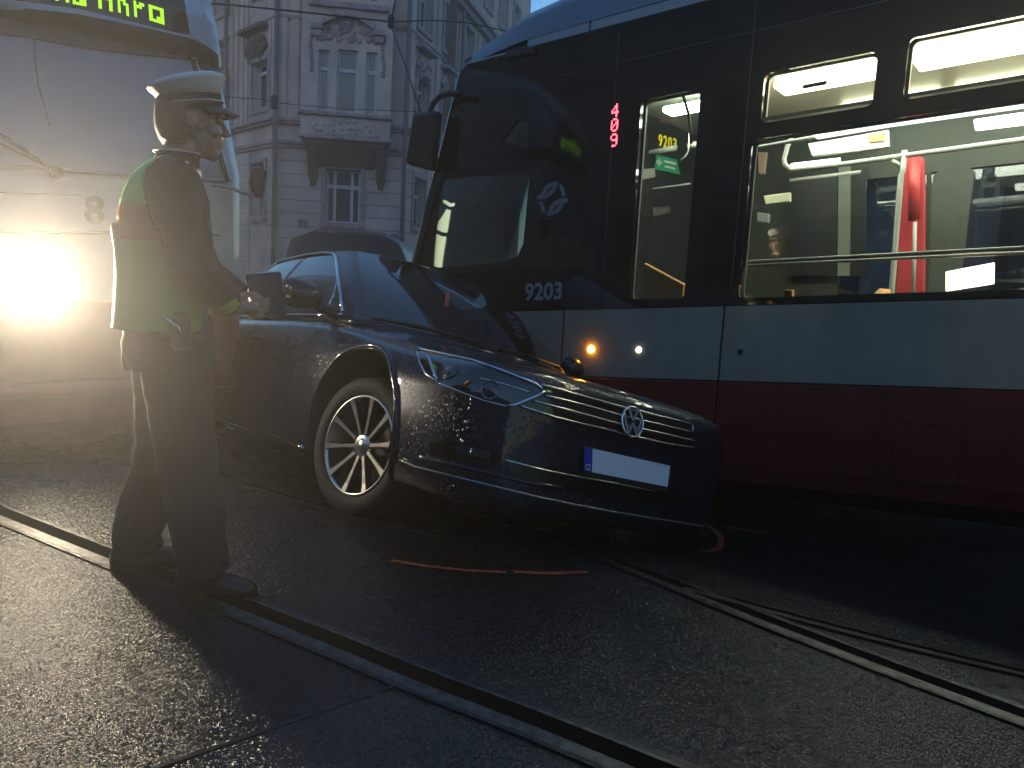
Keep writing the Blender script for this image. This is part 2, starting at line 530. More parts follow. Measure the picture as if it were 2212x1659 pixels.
# string courses / cornices
def cornice(z, h, d, name):
    mb = MB()
    for fc, a, b in ((FC, -.85-d*.3, 3.33+d*.2), (FL, -d*.3, 14), (FR, -d*.2, 17.2)):
        slab(fc, a, b, z, z+h*.45, 0.003, d*.6, mb); slab(fc, a, b, z+h*.45, z+h*.75, .003, d, mb); slab(fc, a, b, z+h*.75, z+h, .003, d*.8, mb)
    mb.build(name, M_trim, bld, world=True)
cornice(5.16, .22, .16, 'cornice'); cornice(5.90, .2, .22, 'cornice'); cornice(11.55, .5, .45, 'cornice'); cornice(9.15, .14, .1, 'cornice')
cornice(TOP-.3, .5, .6, 'cornice')
# pilaster strips on the upper floors
for fc, u, w_ in [(FC, -.8, .26), (FC, -.42, .26)] + [(FL, u, .2) for u in (.08, .34, 2.15, 2.5, 2.95, 3.4, 5.5, 6.2)] + [(FR, 2.6*k+.12, .38) for k in range(6)]:
    mb = MB(); slab(fc, u, u+w_, 6.12, 11.5, 0, .07, mb); mb.build('pilaster', M_wall, bld, world=True)
# bay (oriel)
bz0, bz1, bd = 5.43, 15.5, .75
mb = MB()
bp = [FC.p(0, 0, 0), FC.p(.12, 0, bd), FC.p(2.72, 0, bd), FC.p(2.86, 0, 0)]
FB = Fac(FC.p(0, 0, bd), uc, nc)
BW = [(.53, .88, 6.27, 8.14), (1.12, 1.76, 6.27, 8.2), (2.02, 2.37, 6.27, 8.2), (.53, .88, 9.72, 11.3), (1.12, 1.76, 9.72, 11.3), (2.02, 2.37, 9.72, 11.3)]
mb.plate(rect(FB, .0, 2.84, bz0, bz1), [rect(FB, *h) for h in BW], -nc*.3)
slab(Fac(FC.p(0,0,0), uc, nc), 0, .28, bz0, bz1, .0, bd-.3, mb); slab(Fac(FC.p(0,0,0), uc, nc), 2.56, 2.84, bz0, bz1, .0, bd-.3, mb)
mb.build('bay', M_wall, bld, world=True)
mb = MB()
def ring(u0, u1, z, w): return [FC.p(u0, z, .0), FC.p(u0, z, w), FC.p(u1, z, w), FC.p(u1, z, .0)]
mb.loft([ring(.55, 2.3, 4.62, .1), ring(.40, 2.42, 4.9, .34), ring(.12, 2.7, 5.25, .66), ring(.02, 2.83, 5.4, .74)])
for c in (.22, 2.42):
    mb.loft([ring(c+.08, c+.22, 3.95, .06), ring(c, c+.3, 4.3, .22), ring(c-.02, c+.32, 4.9, .5), ring(c-.05, c+.34, 5.22, .64)])
mb.build('bay_corbel', M_dark, bld, world=True, bevel=.02, seg=1)
for a_ in ((-.06, 2.92, 6.13, 6.25, -.2, .14), (-.05, 2.9, 5.40, 5.5, -.2, .08), (.2, 2.7, 9.43, 9.6, -.1, .16)):
    mb = MB(); slab(FB, *a_, mb); mb.build('bay_sill', M_trim, bld, world=True, bevel=.02, seg=1)
mb = MB()      # parapet panel with relief
slab(FB, .25, 2.6, 5.56, 6.08, 0, .03, mb)
for i in range(26):
    u = .35 + 2.15*random.random(); z = 5.62 + .4*random.random()
    mb.lathe([(.001, .05), (.05, .03), (.075, 0)], FB.p(u, z, .03), MX((uc, V((0,0,1)), nc)).transposed(), 8)
mb.build('parapet_relief', M_wall, bld, world=True)
# curved pediment over the bay window
mb = MB(); prof = []
for i in range(17):
    t = i/16; u = .62 + 1.62*t; z = 8.92 + .34*math.sin(math.pi*t)
    prof.append((u, z))
for (a, b), (c, d) in zip(prof, prof[1:]):
    mb.prism([FB.p(a, b-.10, 0), FB.p(c, d-.10, 0), FB.p(c, d+.08, 0), FB.p(a, b+.08, 0)], nc*.26)
for a, b, z in ((.28, .68, 8.72), (2.2, 2.6, 8.68)):
    slab(FB, a, b, z, z+.16, 0, .22, mb); slab(FB, a+.06, b-.05, z-.2, z, 0, .14, mb)
mb.build('pediment', M_trim, bld, world=True, bevel=.012, seg=1)
mb = MB()
ori = MX((uc, V((0,0,1)), nc)).transposed()
for i in range(60):
    t = random.random(); u = .5 + 1.9*t; z = 8.45 + random.random()*(.2 + .45*math.sin(math.pi*t))
    mb.lathe([(.001, .07), (.05, .045), (.09, 0)], FB.p(u, z, 0), ori, 7)
for sx in (.3, 2.55):
    for i in range(12):
        mb.lathe([(.001, .07), (.045, .04), (.07, 0)], FB.p(sx + .06*random.random() - .03, 7.5 + i*.1, 0), ori, 7)
mb.build('stucco_garlands', M_trim, bld, world=True)
# cartouches over the narrow windows of the side facades
def cartouche(fc, u, zt, k=1.0):
    mb = MB()
    o = MX((fc.u, V((0,0,1)), fc.n)).transposed()
    mb.prism([fc.p(u-.95*k, zt, 0), fc.p(u-.9*k, zt+.14, 0), fc.p(u+.9*k, zt+.14, 0), fc.p(u+.95*k, zt, 0)], fc.n*.34)
    pts = [(-.5,-1.3),(-.62,-.9),(-.95,-.75),(-.8,-.45),(-.6,-.2),(.6,-.2),(.8,-.45),(.95,-.75),(.62,-.9),(.5,-1.3),(.25,-1.0),(-.25,-1.0)]
    mb.prism([fc.p(u+a*k*.9, zt+b*.75, 0) for a, b in pts], fc.n*.12)
    for i in range(14):
        mb.lathe([(.001, .08), (.06, .05), (.1, 0)], fc.p(u+(random.random()-.5)*1.3*k, zt-.3-.5*random.random(), .12), o, 7)
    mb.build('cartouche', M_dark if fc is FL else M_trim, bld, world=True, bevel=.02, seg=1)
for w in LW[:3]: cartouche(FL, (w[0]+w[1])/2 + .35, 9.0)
for k in range(6): cartouche(FR, .85+2.6*k+.57, 8.85, .8)
# windows: frame with mullions, pane
def window(fc, u0, u1, z0, z1, w=-.2, mull=(), tr=None, col=M_wfr, arch=0):
    t = .07
    mb = MB()
    mb.plate(rect(fc, u0, u1, z0, z1, w), [rect(fc, u0+t, u1-t, z0+t, z1-t, w)], -fc.n*.08)
    f = mb
    for m_ in mull: slab(fc, m_-.05, m_+.05, z0+t, z1-t, w-.07, w-.005, f)
    if tr: slab(fc, u0+t, u1-t, tr-.06, tr+.06, w-.075, w+.02, f)
    fo = f.build('window', col, bld, world=True)
    mb = MB(); mb.prism(rect(fc, u0+.02, u1-.02, z0+.02, z1-.02, w-.05), -fc.n*.01)
    mb.build('pane', M_pane, fo, world=True)
window(FC, .78, 1.90, 2.82, 4.57, -.2, (1.05, 1.62), 4.02)
for w in BW: window(FB, *w, -.14, (), w[2]+1.32)
for w in LW: window(FL, *w, -.2, ((w[0]+w[1])/2,), w[2]+1.2)
for w in RW: window(FR, *w, -.2, ((w[0]+w[1])/2,), w[2]+1.1)
for fc, ws in ((FL, LW), (FR, RW), (FC, [holesC[0]])):
    for w in ws:
        mb = MB()
        o_ = [fc.p(w[0]-.2, w[2]-.16), fc.p(w[1]+.2, w[2]-.16), fc.p(w[1]+.2, w[2]-.02), fc.p(w[1]+.15, w[2]-.02), fc.p(w[1]+.15, w[3]+.16), fc.p(w[0]-.15, w[3]+.16), fc.p(w[0]-.15, w[2]-.02), fc.p(w[0]-.2, w[2]-.02)]
        mb.plate([p + fc.n*.004 for p in o_], [[p + fc.n*.004 for p in rect(fc, w[0]-.01, w[1]+.01, w[2]+.0, w[3]+.01)]], fc.n*.09)
        mb.build('window_surround', M_trim, bld, world=True)
for fc, u in ((FC, -.86), (FC, 3.34), (FL, 3.65), (FR, 5.3)):
    mb = MB(); mb.tube([fc.p(u, -.3, .2), fc.p(u, 5.0, .2), fc.p(u, 5.5, .3), fc.p(u, 6.0, .35), fc.p(u, 6.3, .2), fc.p(u, TOP, .2)], .075, 10)
    mb.build('downpipe', M_pipe, bld, world=True, smooth=True)
for u, z in ((1.05+2.1, 2.45), (.1, 2.75)):
    mb = MB(); mb.prism(rect(FC, u-.2, u+.1, z-.14, z+.1, .05), nc*.05); mb.build('house_number_plate', M_pipe, bld, world=True)
# terrace on the near side of the street, behind the camera: it shades the street and shows mirrored in glass and paint
M_wall2 = mat('grey_stucco', (.30, .27, .28), .9, var=(1., (.20, .175, .18)))
def terrace(label, d, face, s0, s1, H_, zs):
    """a plain street terrace parallel to the big tram; face = +1 looks into the street from the camera side"""
    hs = thing('terrace_house', label, 'building', fr(TAX * face, TN * face, o=TN*d + V((0, 0, ground_z(TN.x*d, TN.y*d)))))
    a, b = (s0, s1) if face > 0 else (-s1, -s0)
    L_ = b - a; m = (a + b)/2
    mb = MB(); mb.box((m, -5, H_/2 - .2), (L_, 9.8, H_)); mb.build('wall', M_wall2, hs)
    for z, h, dd in ((4.3, .3, .25), (8.0, .2, .2), (H_ - .4, .6, .6)):
        mb = MB(); mb.box((m, dd/2 - .12, z), (L_, dd, h)); mb.build('cornice', M_trim, hs)
    n = int(L_/3.4)
    for k in range(n):
        for z in zs:
            x = a + 1.8 + 3.4*k
            mb = MB(); mb.box((x, -.09, z), (1.3, .08, 2.1)); mb.build('window', M_pane, hs)
            mb = MB(); mb.box((x, .0, z + 1.3), (1.9, .3, .18)); mb.build('window_hood', M_trim, hs)
terrace('grey terrace with rows of dark windows, mirrored in the glass of the big tram', -14.5, 1, -40, 40, 11., (2.4, 6.2))
terrace('dark terrace seen only through the windows of the big tram', 15.5, -1, -46, 6, 12.5, (2.4, 6.2, 9.8))

# ------------------------------------------------------------------ overhead wires
M_wire = mat('black_wire', (.01, .01, .012), .6)
def wire(pts, Ys, r, label, sag=0.0, ins=None):
    P = [atY(q, y) for q, y in zip(pts, Ys)]
    o = thing('overhead_wire', label, 'wire', MX.Translation(P[0]), 'overhead tram wires')
    mb = MB(); mb.tube(P, r, 6); mb.build('cable', M_wire, o, world=True, smooth=True)
    if ins is not None:
        for k in ins:
            q = P[k]; mb = MB()
            mb.lathe([(.02, -.12), (.06, -.09), (.06, -.03), (.035, 0), (.06, .03), (.06, .09), (.02, .12)], q, None, 10)
            mb.build('insulator', M_wire, o, world=True, smooth=True)
    return o
wire(zz(500,0,640,[(-500,10),(240,40),(920,108),(1650,188)]), (12,13,14,15), .016, 'dark cable sloping across the upper storey to the insulator', ins=(3,))
wire(zz(500,0,640,[(1650,190),(2000,175),(2300,195),(2800,300)]), (15,15.5,16,17), .012, 'thin cable running right from the insulator towards the tram roof')
wire(zz(500,0,640,[(1650,190),(1720,-160)]), (15,15), .016, 'short steep cable rising from the insulator')
wire(zz(500,0,640,[(1640,200),(1780,580),(1870,860),(1960,1100)]), (15,15,15,15), .012, 'cable dropping down from the insulator past the right corner pipe')
wire(zz(500,0,640,[(-300,800),(520,858),(640,884),(920,915),(1240,940),(1860,965)]), (13,14,14.3,15,15.5,16), .007, 'very thin cable crossing the house below the bay window', ins=(2,))

# ------------------------------------------------------------------ dark car behind
M_dpaint = mat('dark_brown_paint', (.016, .013, .011), .5, coat=.15)
M_dglass = mat('dark_car_glass', (.008, .008, .009), .05)
M_chrome = mat('chrome', (.75, .75, .75), .12, metal=1.)
M_rub = mat('tyre_rubber', (.012, .012, .012), .75, bump=(80, .2))
M_bplast = mat('black_plastic', (.012, .012, .013), .45)
cx, cy = atY((745, 520), 8.5).xy
suv = thing('dark_car', 'dark parked car whose rounded roof shows behind the blue black car', 'car', MX.Translation(V((cx, cy, ground_z(cx, cy)))))
g0 = ground_z(cx, cy)
zr = atY((740, 492), 8.5).z - g0
mb = MB()
rings = []
for y, w, z0, z1 in ((-1.4,.80,.30,.78),(-1.2,.86,.25,.92),(-.55,.88,.25,1.02),(1.9,.88,.25,1.05),(2.5,.84,.3,1.05),(2.7,.74,.35,.95)):
    rings.append([V((x*w, y, z)) for x, z in ((-.86,z0),(.86,z0),(1,z0+.15),(1,z1-.2),(.9,z1),(-.9,z1),(-1,z1-.2),(-1,z0+.15))])
mb.loft(rings); mb.build('body', M_dpaint, suv, smooth=False, bevel=.05, seg=3)
mb = MB(); rings = []
for y, w, z in ((-.75,.72,1.0),(-.25,.66,1.38),(.0,.62,zr-.05),(.25,.6,zr),(1.4,.6,zr-.02),(2.1,.58,zr-.12),(2.5,.66,1.02)):
    rings.append([V((x*w, y, 1.0 + (z-1.0)*k)) for x, k in ((-1.2,-.02),(-1.12,.35),(-1.04,.72),(-.9,.9),(-.6,.985),(0,1),(.6,.985),(.9,.9),(1.04,.72),(1.12,.35),(1.2,-.02))])
mb.loft(rings); mb.build('roof', M_dpaint, suv, smooth=True)
mb = MB(); mb.prism([V((-.60,-.66,1.08)), V((.60,-.66,1.08)), V((.52,-.24,1.42)), V((-.52,-.24,1.42))], (0,-.03,.03)); mb.build('windscreen', M_dglass, suv)
mb = MB()
q = atY((701, 514), 8.2)
mb.lathe([(.030,0),(.036,.006),(.042,0),(.036,-.006)], V((q.x-cx, .02, zr-.085)), MX.Rotation(R(90),3,'X'), 20, close=True); mb.build('ring_emblem', M_chrome, suv, smooth=True)
for x in (-.78, .78):
    for y in (-.75, 1.85):
        mb = MB(); mb.lathe([(.2,-.1),(.32,-.1),(.34,-.06),(.34,.06),(.32,.1),(.2,.1)], V((x, y, .34)), MX.Rotation(R(90),3,'Y'), 28, close=True); mb.build('wheel', M_rub, suv, smooth=True)
# ------------------------------------------------------------------ the big tram on the right
SLOPE = -.0871
TP = V((2.452, 3.942, 0)); TP.z = ground_z(TP.x, TP.y)
TY = V((-TN.x, -TN.y, 0))                    # outward normal of the side towards the camera
tram = thing('tram', 'dark red and white modern tram with lit windows, filling the right side', 'tram', fr(TAX, TY, o=TP), 'trams at the accident')
GZ = TP.z
def tf(p): return V((p.x, p.y, p.z + SLOPE * p.x - GZ))
def TM(): return MB(tf)
def tp(q, yy=0.0):
    """picture point -> (s, y, h) on the plane yy inside the tram's side"""
    Q = on_plane(q, TP + TN*yy, TN)
    s = (Q - TP).dot(TAX)
    return V((s, -yy, Q.z - SLOPE*s))
M_black = mat('black_gloss_panel', (.0095, .0100, .011), .06, coat=.5, rvar=(3, .04, .09), spec=.5)
M_white = mat('dirty_grey_warm_lit_paint', (.37, .325, .25), .26, var=(2.2, (.29, .25, .19)), coat=.5, bump=(3, .05), coat_rough=.12)  # dirty grey paint with warm street light tinted into the colour
M_red = mat('dark_red_paint', (.19, .014, .015), .42, var=(3, (.12, .010, .011)), coat=.2, coat_rough=.15)
M_silver = mat('silver_grey_paint', (.30, .31, .33), .35, coat=.4)
M_roofb = mat('blue_grey_roof_paint', (.12, .15, .20), .3, coat=.6)
M_gap2 = mat('panel_gap', (.003, .003, .003), .9)
M_inner = mat('grey_green_wall_laminate', (.045, .050, .037), .45)
M_innd = mat('dark_partition', (.014, .015, .015), .4)
M_floor = mat('tram_floor', (.04, .04, .04), .6, var=(40, (.025,.025,.025)))
M_ceil = mat('ceiling_laminate', (.45, .45, .40), .5)
M_lamp = mat('fluorescent_tube', (.9, .9, .85), .5, emit=(.92, 1., .80), es=10.)
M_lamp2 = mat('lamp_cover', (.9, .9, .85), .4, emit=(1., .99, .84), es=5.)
M_rail = mat('pale_grab_rail', (.5, .5, .44), .3)
M_redp = mat('red_interior_panel', (.55, .05, .055), .4)
M_oran = mat('orange_seat_wood', (.75, .36, .10), .45, var=(9, (.62, .28, .08)))
M_tglass = glass('tram_window_glass', (.82, .86, .84), 1.15)
M_frost = glass('frosted_upper_glass', (.92, .90, .80), .6, .08)
M_letter = mat('grey_lettering', (.30, .30, .31), .5)
M_letd = mat('dim_grey_lettering', (.22, .22, .23), .5)
M_yel = mat('yellow_lettering', (.9, .75, .02), .5, emit=(1., .78, .02), es=.25)
M_green = mat('green_sign', (.02, .36, .16), .5)
M_sw = mat('sign_white', (.75, .75, .72), .5)
M_ledr = mat('red_led', (.3, .0, .0), .5, emit=(1., .06, .09), es=3.2)
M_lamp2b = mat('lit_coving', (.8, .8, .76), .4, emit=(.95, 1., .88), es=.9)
SX0, SX1 = -6.5, 3.05
# lower skirt, white band, black window band, stripe
def strip_panel(name, m, prof, s0, s1, n=24, y=0.):
    mb = TM(); rings = []
    for i in range(n + 1):
        s = s0 + (s1 - s0) * i / n
        rings.append([V((s, y + a, h)) for a, h in prof] + [V((s, y + a - .05, h)) for a, h in prof[::-1]])
    mb.loft(rings); return mb.build(name, m, tram, smooth=False, bevel=.004, seg=1)
strip_panel('skirt', M_red, [(-.05, .19), (-.015, .30), (0, .55), (0, .805)], SX0, 1.478)
strip_panel('skirt', M_red, [(-.05, .19), (-.015, .30), (0, .55), (0, .805)], 1.492, 2.61)
strip_panel('side_panel', M_white, [(0, .811), (0, 1.262)], SX0, 1.478)
strip_panel('side_panel', M_white, [(0, .811), (0, 1.262)], 1.492, 2.612)
strip_panel('side_panel', M_white, [(0, .811), (0, 1.262)], 2.626, SX1)
strip_panel('skirt', M_red, [(-.05, .19), (-.015, .30), (0, .55), (0, .805)], 2.626, SX1)
strip_panel('roof_stripe', M_silver, [(0, 3.072), (-.004, 3.138)], SX0, 2.55)
strip_panel('roof_stripe', M_silver, [(0, 3.072), (-.004, 3.138)], 2.562, SX1)
mb = TM(); mb.box((-1.7, -.09, .75), (9.5, .05, 1.1)); mb.build('panel_backing', M_gap2, tram)
# black band with its window openings
DRV = [tp(q) for q in zz(1000,0,640,[(1115,1055)]) + zz(1000,400,640,[(1065,722),(1010,830),(900,880),(325,935),(150,880)]) + zz(1000,0,640,[(410,1310),(480,1290),(560,1240),(760,1050),(900,1030)])]
DRV = [tp(q) for q in zz(1000,400,640,[(1120,115),(1065,722),(1015,830),(900,880),(325,930),(150,880),(300,330),(345,210),(370,150)])]
TRI = [tp(q) for q in zz(1000,0,640,[(1010,1035),(1115,1058),(1100,1285),(875,1215)])]
holes = {'small': rrect(1.748, 2.142, 1.318, 2.572, .03), 'up1': rrect(.762, 1.366, 2.305, 2.585, .045), 'up2': rrect(-.60, .622, 2.308, 2.615, .03),
         'big': rrect(-.70, 1.405, 1.305, 2.222, .035), 'drv': DRV, 'tri': TRI,
         'up3': rrect(-2.2, -.75, 2.308, 2.615, .03), 'big3': rrect(-2.9, -.85, 1.305, 2.222, .035), 'up4': rrect(-4.6, -3.2, 2.308, 2.615, .03), 'big4': rrect(-5.2, -3.1, 1.305, 2.222, .035)}
mb = TM()
outer = [V((SX0, 0, 1.268)), V((2.95, 0, 1.268)), V((3.3, 0, 1.268)), V((3.62, 0, 1.268)), V((3.99, 0, 1.30)), V((4.03, 0, 1.66)), V((3.93, 0, 2.1)), V((3.80, 0, 2.5)), V((3.64, 0, 3.04)), V((3.4, 0, 3.066)), V((SX0, 0, 3.066))]
mb.plate(outer, list(holes.values()), (0, -.05, 0))
mb.build('window_band', M_black, tram)
for k, hl in holes.items():
    mb = TM(); mb.prism([V((p.x, -.012, p.z)) for p in hl], (0, -.006, 0))
    c = mb.build('window', M_frost if k.startswith('up') else M_tglass, tram)
for k, a_ in (('small', (1.748, 2.142, 1.318, 2.572)), ('big', (-.70, 1.405, 1.305, 2.222)), ('up1', (.762, 1.366, 2.305, 2.585)), ('up2', (-.60, .622, 2.308, 2.615))):
    mb = TM(); e = .028
    mb.plate(rrect(a_[0]-.02, a_[1]+.02, a_[2]-.02, a_[3]+.02, .04, -.056), [rrect(a_[0]+e*.7, a_[1]-e*.4, a_[2]+.006, a_[3]-.008, .03, -.056)], (0, -.02, 0)); mb.build('window_reveal', mat('grey_window_reveal', (.16,.16,.15), .45), tram)
# seams and rails on the black band
mb = TM(); mb.box((.5, .003, 2.83), (4.6, .006, .006)); mb.box((1.45, .002, 2.2), (.006, .006, 1.7)); mb.box((2.33, .002, 2.15), (.006, .006, 1.75)); mb.build('door_track_seam', mat('seam_grey', (.05,.05,.05), .4), tram)
# bar across the driver's window
a, b = [tp(q) for q in zz(1000,0,640,[(380,1520),(1110,1400)])]
mb = TM(); mb.prism([a + V((0,.004,-.03)), b + V((0,.004,-.03)), b + V((0,.004,.025)), a + V((0,.004,.02))], (0, -.05, 0)); mb.build('window_bar', M_bplast, tram)
# nose: lofted in level rings
prof = [(.20, 4.02), (.45, 4.12), (.80, 4.15), (.815, 4.15), (1.26, 4.13), (1.275, 4.125), (1.67, 4.06), (2.1, 3.93), (2.5, 3.80), (2.9, 3.69), (3.06, 3.63)]
def nose_ring(h, sf):
    return [(3.05, 0), (3.4, -.006), (sf-.12, -.02), (sf-.02, -.055), (sf+.06, -.14), (sf+.22, -.42), (sf+.36, -.85), (sf+.40, -1.23), (sf+.36, -1.61), (sf+.22, -2.04), (sf+.0, -2.36), (3.4, -2.45), (3.05, -2.46)]
def nose_part(name, m, sel, skip=None):
    mb = TM(); rs = [[V((s, y, h)) for s, y in nose_ring(h, sf)] for h, sf in prof if sel[0] <= h <= sel[1]]
    R_ = mb.loft(rs, closed=False, cap=False)
    return mb.build(name, m, tram, smooth=True)
nose_part('nose_skirt', M_red, (.2, .80)); nose_part('nose_panel', M_white, (.815, 1.26))
mb = TM(); rs = [[V((s, y, h)) for s, y in nose_ring(h, sf)][4:] for h, sf in prof if h >= 1.27]
mb.loft(rs, closed=False, cap=False); mb.build('windscreen', glass('dark_windscreen_glass', (.35,.37,.36), 1.2), tram, smooth=True)
a_p = [V((sf-.035, -.045, h)) for h, sf in prof if h >= 1.2 and h <= 2.15]
mb = TM(); mb.tube([V((4.11, -.05, 1.27)), V((4.045, -.05, 1.67)), V((3.915, -.05, 2.1)), V((3.86, -.05, 2.28))], .045, 8); mb.build('corner_pillar', mat('rusty_red_paint', (.45, .10, .06), .4, coat=.3), tram, smooth=True)
mb = TM(); mb.tube([V((3.86, -.05, 2.28)), V((3.785, -.05, 2.5)), V((3.63, -.05, 3.03))], .05, 8); mb.build('corner_pillar', M_black, tram, smooth=True)
# roof cowl
mb = TM(); rings = []
for s, k in ((SX0, 1), (-2, 1), (1.5, 1), (2.4, .98), (2.8, .90), (3.1, .76), (3.35, .5), (3.52, .25), (3.66, .02)):
    yo = 0 if s < 3.1 else -(s-3.1)*.12
    rings.append([V((s, yo, 3.14 - .06*(1-k))), V((s, yo-.02, 3.14 + .16*k)), V((s, yo-.09, 3.14 + .26*k)), V((s, yo-.22, 3.14 + .335*k)), V((s, yo-.42, 3.14 + .385*k)), V((s, yo-.8, 3.14 + .42*k)), V((s, -1.23, 3.14 + .43*k)), V((s, -1.66, 3.14 + .42*k)), V((s, -2.24, 3.14 + .335*k)), V((s, -2.46-yo, 3.14 - .06*(1-k)))])
mb.loft(rings, closed=False, cap=False)
# nose cap closing to the windscreen head
mb.loft([[V((s, y, h)) for s, y in ((3.66, -.07), (3.75, -.3), (3.9, -.8), (3.98, -1.23), (3.9, -1.66), (3.75, -2.1), (3.6, -2.4))] for h in (3.06, 3.13)] + [[V((3.5, y, 3.2)) for y in (-.1, -.35, -.8, -1.23, -1.66, -2.1, -2.36)]], closed=False, cap=False)
mb.build('roof', M_roofb, tram, smooth=True)
strip_panel('roof_stripe', M_silver, [(-.003, 3.068), (-.006, 3.085)], 3.06, 3.6, 6)
# lug above the cab
mb = TM(); mb.prism([tp(q) + V((0, -.02, 0)) for q in zz(1000,0,640,[(900,490),(950,450),(1050,408),(1110,400),(1180,415),(1180,470),(900,520)])], (0, .05, 0)); mb.build('camera_housing', M_bplast, tram, bevel=.01)
# far side of the body
FS1 = tp((2008, 450), 2.4).x
mb = TM(); far = [V((SX0, -2.46, -.05)), V((3.1, -2.46, -.05)), V((3.1, -2.46, 3.1)), V((SX0, -2.46, 3.1))]
fh = [[V((p.x, -2.46, p.z)) for p in rrect(a, b, 1.3, 2.3, .04)] for a, b in ((-5.8, -3.6), (-3.45, FS1), (.55, .95), (1.05, 1.45))]
mb.plate(far, fh, (0, .06, 0)); mb.build('far_side', M_inner, tram)
for hl in fh:
    mb = TM(); mb.prism(hl, (0, .008, 0)); mb.build('window', M_tglass, tram)
# interior
mb = TM(); mb.box((-1.75, -1.23, .42), (9.6, 2.36, .06)); mb.build('floor', M_floor, tram)
mb = TM(); mb.box((-1.75, -1.23, 2.78), (9.6, 2.4, .04)); mb.build('ceiling', M_ceil, tram)
mb = TM(); mb.box((-1.7, -1.23, .22), (9.4, 2.0, .3)); mb.build('underframe', M_gap2, tram)
for s in (-4.6, -2.9, 1.6):
    for y in (-.35, -2.1):
        mb = TM(); mb.lathe([(.1,-.05),(.30,-.05),(.32,-.02),(.29,.0),(.29,.05),(.1,.05)], (s, y, .30 if s > 0 else .12), MX.Rotation(R(90),3,'X'), 24, close=True); mb.build('wheel', M_steel, tram)
# ceiling lamps: covers over the windows and tubes in the middle
for s0, s1 in ((-5.6, -3.3), (-3.1, -.85), (-.62, .66), (.74, 1.40)):
    mb = TM(); mb.box(((s0+s1)/2, -.30, 2.61), (s1-s0-.05, .22, .13)); mb.build('ceiling_lamp', M_lamp2, tram, bevel=.01)
    mb = TM(); mb.box(((s0+s1)/2, -.62, 2.735), (s1-s0-.03, .16, .04)); mb.build('ceiling_lamp', M_lamp, tram, bevel=.01)
    mb = TM(); mb.box(((s0+s1)/2, -1.80, 2.735), (s1-s0-.03, .12, .04)); mb.build('ceiling_lamp', M_lamp, tram, bevel=.01)
mb = TM(); mb.box((1.95, -.62, 2.64), (.62, .16, .04)); mb.build('ceiling_lamp', M_lamp, tram, bevel=.01)
for k, (s0, s1) in (('a', (.76, 1.37)), ('b', (-.6, .62)), ('c', (-2.2, -.75))):
    mb = TM(); mb.prism([V((s0, -.03, 2.325)), V((s1, -.03, 2.325)), V((s1, -.03, 2.345)), V((s0, -.03, 2.345))], (0, -.25, 0)); mb.build('window_ledge', M_rail, tram)
    mb = TM(); mb.box(((s0+s1)/2 + .02, -.022, 2.475), (.13, .02, .022)); mb.build('window_latch', mat('grey_latch', (.18,.17,.15), .4), tram, bevel=.006)
# band above the big window inside: lit coving
mb = TM(); mb.box((-1.1, -.16, 2.275), (5., .18, .03)); mb.build('coving', M_ceil, tram)
# side rails behind the big window
def bar(qs, yy, r, name='grab_rail', m=None):
    mb = TM(); mb.tube([tp(q, y) for q, y in zip(qs, yy if isinstance(yy, list) else [yy]*len(qs))], r, 8)
    return mb.build(name, m or M_rail, tram, smooth=True)
bar([(1600, 567), (2212, 536), (2600, 516)], .13, .0125)
bar([(1600, 574), (2212, 546), (2600, 528)], .19, .009)
bar(zz(1500,0,640,[(1330,1280),(1800,1195),(2212,1112)]), .5, .013)
bar(zz(1920,0,640,[(215,1160),(170,1260),(140,1370),(145,1420),(200,1470),(600,1425),(1180,1345),(2212,1205),(3000,1100)]), .75, .016)
bar(zz(1920,0,640,[(200,1440),(620,1392)]), 1.2, .022, 'ceiling_lamp', M_lamp2)
bar(zz(1920,0,640,[(190,1560),(640,1505),(800,1486)]), 1.5, .014)
bar(zz(1920,0,640,[(1180,1300),(1165,1480)]) + zz(1920,400,640,[(1150,130),(1065,1180),(1030,1700)]), .75, .017)
bar(zz(1920,400,640,[(1270,535),(1262,900),(1252,1200)]), .9, .012)
bar(zz(1920,400,640,[(1075,0),(1160,60)]), .75, .012)
# red panel beside the poles
pr = [tp(q, 1.05) for q in zz(1920,400,640,[(1185,-20),(1345,-20),(1350,300),(1350,1260),(1095,1260),(1140,500)])]
mb = TM(); mb.prism(pr, (0, -.06, 0)); mb.build('partition', M_redp, tram, bevel=.01)
pr = [tp(q, .98) for q in zz(1920,400,640,[(1230,-30),(1300,-30),(1300,520),(1225,520)])]
mb = TM(); mb.tube([(pr[0]+pr[1])/2, (pr[2]+pr[3])/2], .035, 10); mb.build('partition_post', M_redp, tram, smooth=True)
pr = [tp(q, 1.25) for q in zz(1920,400,640,[(1370,100),(1405,100),(1385,1260),(1350,1260)])]
mb = TM(); mb.prism(pr, (0, -.04, 0)); mb.build('partition_edge', M_inner, tram)
